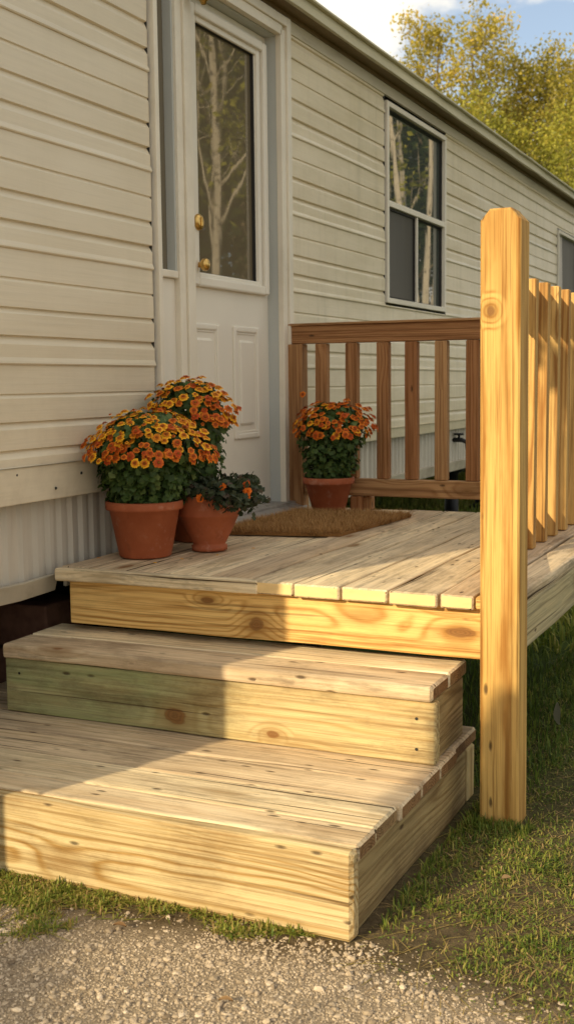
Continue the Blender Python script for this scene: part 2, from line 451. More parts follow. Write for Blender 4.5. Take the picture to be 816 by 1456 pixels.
# eave
mb = MB()
mb.board((.078, Y0 - .1, 2.602), (0, 1, 0), (-.12, 0, 1), Y1 - Y0 + .2, .062, .016, .003, n=60, jit=.006)
mb.board((.094, Y0 - .1, 2.628), (0, 1, 0), (0, 0, 1), Y1 - Y0 + .2, .010, .020, .002, n=60, jit=.004)
mb.board((.089, Y0 - .1, 2.572), (0, 1, 0), (0, 0, 1), Y1 - Y0 + .2, .008, .012, .002, n=60, jit=.004)
mb.build('eave_trim', M['eave'], home)
mb = MB()
mb.box(-.01, .070, Y0 - .1, Y1, 2.574, 2.586)
mb.box(-.002, .016, Y0, Y1, 2.556, 2.573)  # brown strip painting the shadow line where eave underside meets wall
mb.build('soffit_with_shadow', M['soffit_with_shadow'], home)
mb = MB()
mb.board((.004, Y0, 2.529), (0, 1, 0), (0, 0, 1), Y1 - Y0, .052, .016, .002, n=40, jit=.004)
mb.board((.012, Y0, 2.503), (0, 1, 0), (0, 0, 1), 3.372 - Y0, .006, .014, .001, n=10)
mb.board((.010, 4.464, 2.503), (0, 1, 0), (0, 0, 1), 9.0, .006, .014, .001, n=30)
mb.build('frieze_board', M['frieze'], home)
mb = MB()
mb.add([(.09, Y0 - .1, 2.634), (.09, Y1 + .1, 2.634), (-2.12, Y1 + .1, 3.1), (-2.12, Y0 - .1, 3.1), (-4.33, Y1 + .1, 2.634), (-4.33, Y0 - .1, 2.634)],
       [(0, 1, 2, 3), (3, 2, 4, 5), (0, 3, 5), (1, 4, 2), (0, 5, 4, 1)])
mb.build('roof', M['roof'], home)

# door surround with sidelight
mb = MB()
def vbar(y0, y1, x0, x1, z0=.575, z1=2.55, r=.003): mb.board((( x0 + x1) / 2, (y0 + y1) / 2, z0), (0, 0, 1), (0, 1, 0), z1 - z0, y1 - y0, x1 - x0, r, n=1)
vbar(3.376, 3.400, -.05, .033)
vbar(3.4, 3.4035, -.05, .012)
vbar(3.540, 3.572, -.06, .018)
vbar(3.572, 3.596, -.06, .010)
vbar(3.596, 3.628, -.06, .019)
vbar(3.628, 3.662, -.06, .011)
vbar(4.395, 4.425, -.004, .016, .575, 2.50)
vbar(4.425, 4.462, -.004, .026, .575, 2.55)
vbar(4.372, 4.395, -.004, .022, .575, 2.472)
mb.board((.011, 3.409, 2.530), (0, 1, 0), (0, 0, 1), 1.016, .036, .030, .003, n=1)
mb.board((.006, 3.418, 2.502), (0, 1, 0), (0, 0, 1), .977, .020, .022, .002, n=1)
mb.board((.010, 3.662, 2.481), (0, 1, 0), (0, 0, 1), .71, .022, .026, .002, n=1)
mb.board((-.02, 3.404, 1.468), (0, 1, 0), (0, 0, 1), .136, .026, .066, .004, n=1)
frame = mb.build('door_frame', M['trim'], home)
mb = MB(); mb.box(-.058, -.002, 4.374, 4.40, .60, 2.472)
mb.box(-.058, -.004, 3.662, 4.374, 2.466, 2.49)
mb.box(-.030, .006, 3.530, 3.5395, 1.482, 2.50)
mb.build('jamb_lining', M['jamb'], frame)
mb = MB(); mb.box(-.004, .007, 3.3665, 3.3755, .80, 2.50); mb.build('side_channel', M['seal'], frame)
mb = MB(); mb.box(-.04, -.004, 3.4045, 3.5395, .60, 1.454)
mb.build('side_panel', M['doorwhite'], frame)
mb = MB(); mb.box(-.034, -.026, 3.4045, 3.5295, 1.484, 2.49); mb.build('sidelight_pane', M['doorglass'], frame)
mb = MB(); mb.board((-.02, 3.40, .592), (0, 1, 0), (1, 0, 0), 1.06, .13, .030, .005, n=2); mb.board((.055, 3.40, .585), (0, 1, 0), (1, 0, -.3), 1.06, .05, .018, .004, n=2)
mb.build('threshold', M['metal'], frame)

mb = MB()
mb.box(-.09, -.05, 3.664, 4.373, .610, 1.472)
mb.box(-.09, -.05, 3.664, 3.78, 1.472, 2.464)
mb.box(-.09, -.05, 4.262, 4.373, 1.472, 2.464)
mb.box(-.09, -.05, 3.78, 4.262, 2.382, 2.464)
door = mb.build('door', M['doorwhite'], home)
mb = MB()
def rect_frame(mb, y0, y1, z0, z1, w, x0, x1, r=.004):
    mb.board(((x0 + x1) / 2, y0 + w / 2, z0), (0, 0, 1), (0, 1, 0), z1 - z0, w, x1 - x0, r, n=1)
    mb.board(((x0 + x1) / 2, y1 - w / 2, z0), (0, 0, 1), (0, 1, 0), z1 - z0, w, x1 - x0, r, n=1)
    mb.board(((x0 + x1) / 2, y0 + w, z0 + w / 2), (0, 1, 0), (0, 0, 1), y1 - y0 - 2 * w, w, x1 - x0 - .001, r, n=1)
    mb.board(((x0 + x1) / 2, y0 + w, z1 - w / 2), (0, 1, 0), (0, 0, 1), y1 - y0 - 2 * w, w, x1 - x0 - .001, r, n=1)
rect_frame(mb, 3.722, 4.345, 1.448, 2.432, .036, -.055, -.026, .007)
rect_frame(mb, 3.757, 4.305, 1.470, 2.405, .030, -.058, -.040, .005)
mb.build('lite_frame', M['doorwhite'], door)
mb = MB(); rect_frame(mb, 3.783, 4.262, 1.492, 2.380, .007, -.062, -.0475, 0); mb.build('gasket', M['seal'], door)
mb = MB(); mb.box(-.075, -.060, 3.776, 4.270, 1.486, 2.388); mb.build('door_pane', M['doorglass'], door)
for (a, b) in ((3.705, 3.935), (4.05, 4.275)):
    mb = MB(); rect_frame(mb, a, b, .878, 1.318, .024, -.054, -.040, .006); rect_frame(mb, a + .024, b - .024, .902, 1.294, .008, -.054, -.046, .002)
    mb.board((-.053, (a + b) / 2, .932), (0, 0, 1), (0, 1, 0), .332, b - a - .108, .022, .009, n=1)
    mb.build('raised_panel', M['doorwhite'], door)
mb = MB()
mb.lathe((-.05, 3.755, 1.522), [(.0, .0), (.028, .0), (.029, .006), (.020, .012), (.010, .016), (.010, .030), (.015, .034), (.021, .041), (.023, .050), (.020, .058), (.012, .063), (.0, .064)], 28, axis='x')
mb.build('door_knob', M['brass'], door)
mb = MB()
mb.lathe((-.03, 3.752, 1.672), [(.0, .0), (.029, .0), (.030, .008), (.024, .016), (.016, .018), (.0, .018)], 24, axis='x')
mb.board((-.012, 3.752, 1.655), (0, 0, 1), (0, 1, 0), .034, .010, .012, .003, n=1)
mb.build('deadbolt', M['brass'], door)
mb = MB()
mb.lathe((.075, 3.635, 2.402), [(.0, -.028), (.008, -.028), (.012, -.018), (.02, -.012), (.04, -.004), (.045, .004), (.030, .012), (.034, .10), (.045, .11), (.02, .14), (0, .15)], 14)
mb.tube([(.02, 3.635, 2.50), (.05, 3.635, 2.565), (.075, 3.635, 2.545)], .007, 8)
mb.build('porch_light', M['oldbrass'], home)

def make_window(w, split=True):
    y0, y1, z0, z1 = w
    mb = MB()
    rect_frame(mb, y0, y1, z0, z1, .026, -.02, .024, .003)
    win = mb.build('window', M['trim'], home)
    zm = z0 + (z1 - z0) * .5 if split else None
    mb = MB()
    if split:
        mb.board((.006, y0 + .026, zm), (0, 1, 0), (0, 0, 1), y1 - y0 - .052, .030, .030, .003, n=1)
        ym = y0 + .49
        mb.board((.004, ym, z0 + .026), (0, 0, 1), (0, 1, 0), zm - z0 - .042, .018, .024, .002, n=1)
        mb.build('window_bars', M['trim'], win)
        mb = MB(); rect_frame(mb, y0 + .027, y1 - .027, zm + .016, z1 - .027, .006, -.02, .004, 0)
        rect_frame(mb, y0 + .027, ym - .010, z0 + .027, zm - .016, .010, -.02, .006, 0); rect_frame(mb, ym + .010, y1 - .027, z0 + .027, zm - .016, .005, -.02, .004, 0)
        mb.build('gasket', M['seal'], win)
        for (a, b, c, d, m, nm) in ((y0 + .02, y1 - .02, zm, z1 - .02, 'glass', 'pane'), (y0 + .02, ym, z0 + .02, zm, 'screen', 'screen'), (ym, y1 - .02, z0 + .02, zm, 'glass', 'pane')):
            mb = MB(); mb.box(-.03 + (.008 if nm == 'screen' else 0), -.012 + (.008 if nm == 'screen' else 0), a, b, c, d); mb.build(nm, M[m], win)
    else:
        mb = MB(); mb.box(-.03, -.012, y0 + .02, y1 - .02, z0 + .02, z1 - .02); mb.build('pane', M['screen'], win)
        mb = MB()
        vs, fs = [], []
        for i in range(13):
            t = i / 12
            for k in range(2):
                vs.append((-.008 + .004 * math.sin(i * 1.7), y0 + .027 + t * (.22 + .08 * (k == 0)), (z0 + .03, z1 - .03)[k]))
        for i in range(12): fs.append((i * 2, i * 2 + 2, i * 2 + 3, i * 2 + 1))
        mb.add(vs, fs, 0, True); mb.build('curtain', M['curtain'], win)
    mb = MB()   # dark channel beside the frame
    mb.box(-.003, .008, y0 - .011, y0 - .0005, z0 - .01, z1 + .02); mb.build('side_channel', M['seal'], win)
make_window(W1); make_window(W2, False)
mb = MB()   # garden tap on the skirting
mb.tube([(-.05, 6.95, .735), (.02, 6.95, .735), (.05, 6.95, .72), (.055, 6.95, .68)], .014, 10)
mb.lathe((.0, 6.95, .765), [(.0, .012), (.03, .012), (.03, 0), (.0, 0)], 12); mb.tube([(.0, 6.95, .735), (.0, 6.95, .77)], .008, 8)
mb.build('garden_tap', M['black'], home)

# ------------------------------------------------------------------ deck
ZD = .57
deck = empty('wooden_deck', (.7, 3.6, 0), 'raised pine plank deck with railing in front of the white door', 'deck')
mb = MB()
edges = [.012, .105, .237, .372, .505, .640, .776, .911, 1.042, 1.176, 1.268]
for i in range(len(edges) - 1):
    a, b = edges[i], edges[i + 1]
    fr = 2.772 + random.uniform(-.004, .004) + (.034 if b < .70 else 0)
    g = .0035 if b > .6 else .0025
    dz = random.uniform(-.0025, .0025)
    mb.board(((a + b) / 2, fr, ZD - .0175 + dz), (0, 1, 0), (1, 0, random.uniform(-.01, .01)), 4.56 - fr, b - a - 2 * g, .035, .004, n=10, jit=.003, emat=1)
mb.board((1.318, 2.856, ZD - .020), (0, 1, 0), (1, 0, -.05), 4.56 - 2.856, .092, .038, .010, n=10, jit=.004)
mb.board((.012, 2.7885, ZD - .0185), (1, 0, 0), (0, 1, 0), .66, .033, .037, .005, n=5, jit=.005)
mb.build('decking', [M['w_deck'], M['w_deckend']], deck)
mb = MB(); mb.board((1.2695, 2.79, ZD - .018), (1, 0, 0), (0, 1, 0), .020, .03, .030, .003, n=1); mb.build('trim_block', M['w_fresh'], deck)
mb = MB(); mb.board((.045, 2.819, .470), (1, 0, 0), (0, 0, 1), 1.245, .132, .036, .004, n=8, jit=.003); mb.build('front_fascia', M['w_fresh'], deck)
mb = MB(); mb.board((1.345, 2.856, .472), (0, 1, 0), (0, 0, 1), 1.69, .118, .036, .005, n=8, jit=.003); mb.build('side_fascia', M['w_rim'], deck)
mb = MB()
for x in (.2, .6, 1.0): mb.board((x, 2.84, .47), (0, 1, 0), (0, 0, 1), 1.68, .11, .038, 0, n=1)
mb.board((.05, 4.54, .47), (1, 0, 0), (0, 0, 1), 1.27, .11, .036, 0, n=1)
mb.board((1.29, 4.44, 0), (0, 0, 1), (0, 1, 0), .55, .09, .09, .004, n=2)
mb.board((.12, 4.44, 0), (0, 0, 1), (0, 1, 0), .40, .09, .09, .004, n=2)
mb.build('joists', M['w_side'], deck)
# corner post with chamfered top, leaning a touch
mb = MB()
px0, px1, py0, py1 = 1.284, 1.381, 2.757, 2.848
lean = .015
def post():
    a, b = (px1 - px0) / 2, (py1 - py0) / 2; r = .005
    ring0 = [(-a + r, -b), (a - r, -b), (a, -b + r), (a, b - r), (a - r, b), (-a + r, b), (-a, b - r), (-a, -b + r)]
    lv = [(0, 1, 1), (.3, 1, 1), (.6, 1, 1), (.9, 1, 1), (1.2, 1, 1), (1.474, 1, 1), (1.495, .62, 1), (1.500, .55, .96)]
    vs, gc, fs = [], [], []
    for z, sa, sb in lv:
        for (x, y) in ring0:
            vs.append(((px0 + px1) / 2 + x * sa + lean * (z / 1.5 - .5) * -1 * .6, (py0 + py1) / 2 + y * sb, z)); gc.append((z + 11.3, x * sa + .012, y * sb - .062))
    for i in range(len(lv) - 1):
        for j in range(8):
            q = (j + 1) % 8; fs.append((i * 8 + j, i * 8 + q, i * 8 + 8 + q, i * 8 + 8 + j))
    fs.append(tuple((len(lv) - 1) * 8 + j for j in range(8)))
    mb.add(vs, fs, 0, False, gc, .5)
post(); mb.build('corner_post', M['w_post'], deck)
# back railing
YR = 4.45
def bx(x): return 2.04 - (2.04 - x) * (YR / 4.40)
br = MB(); br.board((bx(.03), YR + .004, 1.292), (1, 0, 0), (0, 0, 1), 1.18 - bx(.03), .074, .040, .004, n=6, jit=.002)
br.board((bx(.025), YR + .012, 1.333), (1, 0, 0), (0, 1, 0), 1.19 - bx(.03), .075, .010, .003, n=6)
back_rail = br.build('back_railing', M['w_rail'], deck)
mb = MB(); mb.board((bx(.10), YR, .670), (1, 0, 0), (0, 0, 1), 1.16 - bx(.1), .070, .040, .004, n=6, jit=.002); mb.build('bottom_rail', M['w_rail'], back_rail)
mb = MB(); mb.board((bx(.064), YR, .572), (0, 0, 1), (1, 0, 0), .682, .072, .060, .003, n=3); mb.build('end_post', M['w_rail'], back_rail)
for x in (.176, .307, .44, .558, .680, .804, .928, 1.052):
    mb = MB(); mb.board((bx(x), YR + .002, .706), (0, 0, 1), (1, 0, random.uniform(-.008, .008)), .548, .051, .036, .003, n=3, jit=.002); mb.build('baluster', M['w_rail'], back_rail)
mb = MB(); mb.board((bx(.325), YR, .572), (0, 0, 1), (1, 0, 0), .062, .046, .04, .003, n=1); mb.board((bx(.365), YR + .03, .572), (0, 0, 1), (1, 0, 0), .062, .040, .04, .008, n=1); mb.build('rail_support', M['w_rail'], back_rail)
# side railing: balusters face-nailed outside the rails
sr = MB(); sr.board((1.166, 3.42, 1.352), (0, 1, 0), (0, 0, 1), 1.06, .090, .038, .004, n=8)
dg = Vector((1.300 - 1.166, 2.852 - 3.418, 0)); sr.board((1.166, 3.418, 1.352), dg, (0, 0, 1), dg.length, .088, .036, .004, n=3)
side_rail = sr.build('side_railing', M['w_picket'], deck)
mb = MB(); mb.board((1.166, 3.42, .632), (0, 1, 0), (0, 0, 1), 1.04, .075, .038, .004, n=8); mb.board((1.166, 3.418, .632), dg, (0, 0, 1), dg.length, .073, .036, .004, n=3); mb.build('bottom_rail', M['w_fresh'], side_rail)
for i in range(7):
    y = 3.45 + i * .166
    mb = MB(); mb.board((1.2055, y, .573), (0, 0, 1), (1, 0, 0), .832, .038, .040, .003, n=3, jit=.002, bv=random.uniform(.3, .9)); mb.build('baluster', M['w_picket'], side_rail)

# ------------------------------------------------------------------ box steps
def nails(pts, parent):
    for (x, y, z, ax) in pts:
        mb = MB()
        if ax == 'z': mb.lathe((x, y, z), [(.0, .0012), (.004, .001), (.0045, 0)], 8)
        else: mb.add([(x + .004 * math.cos(a), y - .0012, z + .004 * math.sin(a)) for a in [i * math.pi / 4 for i in range(8)]], [tuple(range(8))])
        mb.build('nail', M['seal'], parent)

s1 = empty('wooden_step', (.6, 2.45, 0), 'lower and wider pine box step resting on the gravel edge', 'step', 'pine box steps to the deck')
mb = MB()
for (a, b) in ((2.0790, 2.180), (2.183, 2.322), (2.325, 2.465), (2.468, 2.607), (2.610, 2.75), (2.753, 2.95)):
    e = random.uniform(-.006, .006)
    mb.board((-.25, (a + b) / 2, .1655 + random.uniform(-.0015, .0015)), (1, 0, 0), (0, 1, random.uniform(-.008, .008)), 1.478 + e, b - a, .038, .006, n=12, jit=.0025, emat=1)
mb.build('tread', [M['w_tread'], M['w_end']], s1)
mb = MB(); mb.board((-.25, 2.0575, .0925), (1, 0, 0), (0, 0, 1), 1.482, .185, .039, .008, n=10, jit=.003); mb.build('riser', M['w_pale'], s1)
mb = MB(); mb.board((1.203, 2.0795, .073), (0, 1, 0), (0, 0, 1), .79, .146, .036, .004, n=6, jit=.004); mb.build('side_panel', M['w_side'], s1)
mb = MB(); mb.board((1.196, 2.905, 0), (0, 0, 1), (0, 1, 0), .145, .07, .055, .006, n=2, jit=.004); mb.build('back_leg', M['w_green'], s1)
nails([(1.20, 2.0415, .06, 'y'), (1.205, 2.0415, .15, 'y'), (.75, 2.0415, .16, 'y')], s1)

s2 = empty('wooden_step', (.6, 2.73, .19), 'upper box step with green-tinted front board, under the deck edge', 'step', 'pine box steps to the deck')
mb = MB()
for (a, b, mm) in ((2.583, 2.716, 0), (2.719, 2.87, 0)):
    mb.board((-.035, (a + b) / 2, .3635 + random.uniform(-.001, .001)), (1, 0, 0), (0, 1, .01), 1.255 + random.uniform(-.003, .003), b - a, .040, (.007 if a < 2.6 else .005), n=10, jit=.003, emat=1)
mb.build('tread', [M['w_tread'], M['w_end']], s2)
mb = MB(); mb.board((-.03, 2.607, .2645), (1, 0, 0), (0, 0, 1), 1.257, .152, .034, .004, n=8, jit=.003); mb.build('riser', M['w_green'], s2)
mb = MB(); mb.board((1.197, 2.625, .2645), (0, 1, 0), (0, 0, 1), .235, .152, .036, .004, n=3, jit=.002); mb.build('side_panel', M['w_side'], s2)
nails([(1.18, 2.5885, .30, 'y'), (1.18, 2.5885, .225, 'y'), (.02, 2.5885, .30, 'y')], s2)

# ------------------------------------------------------------------ plants
def leaf_mat(name, c1, c2, c3=None, trans=.25, rough=.5):
    t = NT(name); bv = t.attr('bv').outputs['Fac']
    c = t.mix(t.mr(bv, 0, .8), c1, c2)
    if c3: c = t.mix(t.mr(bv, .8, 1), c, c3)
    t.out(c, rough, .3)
    tr = t.new('ShaderNodeBsdfTranslucent'); t.lk(c, tr.inputs[0])
    mx = t.new('ShaderNodeMixShader'); mx.inputs[0].default_value = trans
    t.lk(t.bsdf.outputs[0], mx.inputs[1]); t.lk(tr.outputs[0], mx.inputs[2])
    o = t.n['Material Output']; t.lk(mx.outputs[0], o.inputs[0])
    return t.mat
M['mumleaf'] = leaf_mat('chrysanthemum_leaf', (.028, .06, .014), (.075, .13, .03), (.14, .19, .05))
M['darkleaf'] = leaf_mat('dark_trailing_leaf', (.03, .045, .02), (.07, .085, .04), (.10, .05, .04))
M['stem'] = simple('green_stem', (.07, .11, .03), .6, .2)
M['soil'] = simple('potting_soil', (.035, .022, .014), .95, .1, bumpy=.6, bscale=90)
def terracotta():
    t = NT('terracotta'); P = t.pos()
    c = t.mix(t.mr(t.noise(P, 14, 5, .6), .3, .7), (.34, .088, .034), (.43, .125, .052))
    c = t.mix(t.mr(t.noise(P, 16, 5, .7), .56, .70, 0, .42), c, (.58, .34, .24))
    c = t.mix(t.mr(t.noise(t.mul(P, (1, 1, .5)), 22, 5, .7), .56, .70, 0, .5), c, (.17, .05, .022))
    t.bump(t.noise(P, 120, 3, .6), .12, .003)
    return t.out(c, .62, .3)
M['terra'] = terracotta()
def petal(name, a, b, c_):
    t = NT(name); bv = t.attr('bv').outputs['Fac']   # bv: 0 centre .. 1 tip
    oi = t.new('ShaderNodeObjectInfo').outputs['Random']
    c = t.mix(t.mr(bv, .36, .74), a, b)
    c = t.mix(t.mr(oi, .55, 1, 0, .75), c, c_)
    t.out(c, .55, .2)
    return t.mat
M['petal_y'] = petal('yellow_petal', (.42, .05, .006), (.86, .43, .018), (.60, .16, .012))
M['petal_r'] = petal('rust_petal', (.32, .018, .006), (.70, .19, .012), (.46, .05, .010))
M['petal_o'] = petal('orange_petal', (.66, .10, .006), (.75, .16, .01), (.6, .08, .01))
M['disc'] = simple('flower_disc', (.24, .085, .012), .8, .1, var=.3, scale=200)

def flower_mesh(name, petm, seed, rad=.0130, double=False):
    rr = random.Random(seed); mb = MB()
    vs, fs, bv = [], [], []
    rows = ((15, 1.0, .10), (11, .66, .42)) if not double else ((14, 1, .0), (12, .8, .4), (9, .55, .8), (6, .3, 1.1))
    for (n, L, up) in rows:
        for i in range(n):
            a = 2 * math.pi * (i + rr.uniform(-.2, .2)) / n; l = rad * L * rr.uniform(.85, 1.1); w = rad * .22 * rr.uniform(.85, 1.2); e = up + rr.uniform(-.15, .2)
            ca, sa = math.cos(a), math.sin(a)
            b = len(vs)
            for (t, ww) in ((.15, .45), (.6, 1), (.9, .8), (1, .25)):
                for sgn in (-1, 1):
                    rr_ = l * t; z = l * (math.sin(e) * t - .28 * t * t)
                    vs.append((ca * rr_ * math.cos(e) - sa * w * ww * sgn, sa * rr_ * math.cos(e) + ca * w * ww * sgn, z)); bv.append(t * L if not double else t)
            for k in range(3): fs.append((b + 2 * k, b + 2 * k + 1, b + 2 * k + 3, b + 2 * k + 2))
    mb.add(vs, fs, 0, True); mb.bv = bv
    if not double:
        mb.lathe((0, 0, .0), [(rad * .30, .001), (rad * .27, rad * .16), (rad * .14, rad * .24), (.0001, rad * .25)], 10, mat=1)
    me_o = mb.build(name, [petm, M['disc']])
    me = me_o.data; bpy.data.objects.remove(me_o)
    return me
FL = {'y': [flower_mesh('flower', M['petal_y'], i) for i in range(3)], 'r': [flower_mesh('flower', M['petal_r'], 10 + i) for i in range(3)], 'o': [flower_mesh('flower', M['petal_o'], 20 + i, .016, True) for i in range(2)]}

def put_flower(parent, kind, p, nrm, s=1.0):
    o = bpy.data.objects.new('flower', random.choice(FL[kind]))
    col.objects.link(o); o.parent = parent
    q = Vector(nrm).normalized().to_track_quat('Z', 'Y')
    o.matrix_parent_inverse = Matrix.Translation(parent.location).inverted()
    o.location = p; o.rotation_mode = 'QUATERNION'
    from mathutils import Quaternion
    o.rotation_quaternion = q @ Quaternion((0, 0, 1), random.uniform(0, 6.28)); o.scale = (s, s, s)

def leaves_np(P, N, size, bv, lobed=True, aspect=.62):
    """leaf polygons at P facing N with tip direction random; returns V,F(quads),bv"""
    n = len(P)
    ref = rng.normal(size=(n, 3)); ref[:, 2] -= .3
    N = N / np.linalg.norm(N, axis=1, keepdims=True)
    T = ref - (ref * N).sum(1, keepdims=True) * N; T /= np.linalg.norm(T, axis=1, keepdims=True)
    B = np.cross(N, T)
    s = size[:, None]
    if lobed:
        pts = [(-.5, 0, 0), (-.22, .34, .05), (.02, .22, .06), (.22, .42, .04), (.55, 0, -.08), (.22, -.42, .04), (.02, -.22, .06), (-.22, -.34, .05)]
        fl = [(0, 2, 1, 1), (0, 6, 2, 2), (0, 7, 6, 6)]
        V = np.stack([P + s * (T * a + B * b * aspect / .62 + N * c) for a, b, c in pts], 1).reshape(-1, 3)
        base = (np.arange(n) * 8)[:, None]
        quads = np.array([(0, 6, 2, 1), (0, 7, 6, 6), (2, 6, 5, 3), (3, 5, 4, 4)])
        # use clean quads
        quads = np.array([(0, 7, 6, 2), (0, 2, 1, 0), (2, 6, 5, 3), (3, 5, 4, 3)])
        F4 = np.array([(0, 7, 6, 2), (2, 6, 5, 3)]); F3 = np.array([(0, 2, 1), (3, 5, 4)])
        tri = np.array([(0, 7, 6), (0, 6, 2), (0, 2, 1), (2, 6, 5), (2, 5, 3), (3, 5, 4)])
        F = (base[:, None] + tri[None].reshape(1, -1, 3)).reshape(-1, 3)
        return V, F, np.repeat(bv, 8)
    pts = [(-.5, 0, 0), (0, .5 * aspect, .06), (.5, 0, -.04), (0, -.5 * aspect, .06)]
    V = np.stack([P + s * (T * a + B * b + N * c) for a, b, c in pts], 1).reshape(-1, 3)
    F = (np.arange(n) * 4)[:, None] + np.array([0, 3, 2, 1])[None]
    return V, F, np.repeat(bv, 4)

def make_pot(parent, c, rb, rt, h, rim=True, goblet=False):
    mb = MB()
    if goblet:
        pr = [(0, 0), (rb * 1.0, 0), (rb * 1.02, .014), (rb * .9, .018), (rb * .96, .026), (rb * 1.25, h * .32), (rt * .93, h * .62), (rt * .98, h * .64), (rt * .985, h * .66), (rt, h * .97), (rt * .99, h), (rt * .92, h), (rt * .9, h * .85)]
    else:
        hr = .028
        pr = [(0, 0), (rb - .004, 0), (rb, .004), (rt * .90, h - hr), (rt * .985, h - hr + .002), (rt, h - hr + .008), (rt, h - .006), (rt * .985, h), (rt * .92, h), (rt * .88, h - .03)]
    mb.lathe(c, pr, 44)
    mb.build('pot', M['terra'], parent)
    mb = MB(); mb.lathe((c[0], c[1], c[2] + h - .022), [(.0001, .004), (rt * .5, .002), (rt * .9, 0)], 24); mb.build('soil', M['soil'], parent)

def mum(c, foc, rad, nleaf, nfl, kind, pot, label, name='potted_chrysanthemum', xmin=.025, fz=.15, seed=1, lsize=(.018, .034), zlow=None, group='terracotta pots of chrysanthemums', fs=1.0, ymin=None):
    """c: pot base centre; foc: crown centre, rad radii"""
    root = empty(name, c, label, 'potted plant', group)
    make_pot(root, c, *pot)
    rr = np.random.default_rng(seed)
    top = c[2] + pot[2]
    zl = zlow if zlow is not None else top - .02
    # leaves fill a rounded column that narrows to the pot
    n = nleaf
    u = rr.normal(size=(n, 3)); u /= np.linalg.norm(u, axis=1, keepdims=True)
    rad_f = rr.uniform(.25, 1, n) ** .4
    zz = rr.uniform(zl, foc[2] + rad[2] * .92, n)
    tt = np.clip((zz - zl) / (foc[2] - zl + 1e-6), 0, 1)
    taper = .62 + .38 * np.sin(tt * 1.45)
    ztop = np.clip((zz - foc[2]) / rad[2], 0, 1)
    taper = taper * np.sqrt(1 - ztop ** 2 * .92)
    ang = rr.uniform(0, 2 * np.pi, n)
    lump = np.array([.86 + .3 * noise.noise((math.cos(a) * 2.2, math.sin(a) * 2.2, z * 14 + seed)) for a, z in zip(ang, zz)])
    sway = np.clip((zz - top) / (foc[2] - top), 0, 1)
    cx = c[0] + (foc[0] - c[0]) * sway; cy = c[1] + (foc[1] - c[1]) * sway
    P = np.stack([cx + rad[0] * rad_f * taper * (1 - .13 * ztop) * lump * np.cos(ang), cy + rad[1] * rad_f * taper * lump * np.sin(ang), zz], 1)
    P[:, 0] = np.maximum(P[:, 0], xmin + rr.uniform(0, .02, n))
    Nn = np.stack([np.cos(ang), np.sin(ang), np.full(n, .55)], 1) + rr.normal(scale=.45, size=(n, 3))
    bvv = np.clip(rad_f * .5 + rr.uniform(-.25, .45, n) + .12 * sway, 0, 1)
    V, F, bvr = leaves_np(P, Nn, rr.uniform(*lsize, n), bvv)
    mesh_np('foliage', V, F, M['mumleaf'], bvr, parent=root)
    mb = MB()
    r2 = random.Random(seed)
    for i in range(36):
        a = r2.uniform(0, 6.28); r_ = math.sqrt(r2.random()); zt = r2.uniform(foc[2], foc[2] + rad[2] * .7)
        p0 = Vector((c[0] + pot[1] * .45 * r_ * math.cos(a), c[1] + pot[1] * .45 * r_ * math.sin(a), top - .03))
        p2 = Vector((max(xmin, foc[0] + rad[0] * .75 * r_ * math.cos(a)), foc[1] + rad[1] * .75 * r_ * math.sin(a), zt)); p1 = (p0 + p2) / 2 + Vector((math.cos(a), math.sin(a), 0)) * .01
        mb.tube([p0, p1, p2], [.0028, .0024, .0016], 5)
    mb.build('stems', M['stem'], root)
    # flowers on the cap, poisson-ish
    pts = []
    tries = 0
    while len(pts) < nfl and tries < 40000:
        tries += 1
        a = r2.uniform(0, 6.28); e = r2.uniform(-fz, 1) ; e = math.asin(max(-1, min(1, e)))
        k = 1.07 + .22 * noise.noise((math.cos(a) * 2, math.sin(a) * 2, e * 2 + seed)) + r2.uniform(-.16, .07)
        if e < .1: k *= .98
        p = Vector((foc[0] + rad[0] * math.cos(e) * math.cos(a) * k, foc[1] + rad[1] * math.cos(e) * math.sin(a) * k, foc[2] + rad[2] * math.sin(e) * k))
        if p.x < xmin: continue
        if math.sin(a) > .45 and e < .9: continue          # the far side is never seen
        if any((p - q).length < .0138 * fs for q, _ in pts): continue
        nn = Vector((math.cos(e) * math.cos(a), math.cos(e) * math.sin(a), math.sin(e) + .5)) + Vector((r2.uniform(-.3, .3), r2.uniform(-.45, .15), r2.uniform(-.1, .3)))
        pts.append((p, nn))
    camp = Vector((2.04, 0, 1.1))
    pts.sort(key=lambda q: -(q[1].normalized().dot((camp - q[0]).normalized()) - .8 * (q[0] - camp).length))
    rest = MB(); rest_m = []
    for i, (p, nn) in enumerate(pts):
        lowk = (p.z - foc[2]) / rad[2] < .25
        kk = ('r' if kind == 'y' and r2.random() < (.85 if lowk else .28) else kind) if kind == 'y' else ('r' if r2.random() < .85 else 'y')
        sz_ = (r2.uniform(.75, 1.3) if r2.random() < .85 else r2.uniform(.4, .6)) * fs
        if i < 95: put_flower(root, kk, p, nn, sz_)
        else:
            me = FL[kk][i % 3]; q_ = Vector(nn).normalized().to_track_quat('Z', 'Y').to_matrix()
            rest.add([p + q_ @ (v.co * sz_) for v in me.vertices], [tuple(pl.vertices) for pl in me.polygons], 0 if kk == 'y' else 1, True)
            bvs = np.zeros(len(me.vertices), dtype=np.float32); me.attributes['bv'].data.foreach_get('value', bvs); rest.bv[-len(bvs):] = [float(z) for z in bvs]
    if rest.v: tag(rest.build('small_flowers', [M['petal_y'], M['petal_r']], root), kind='stuff')
    return root

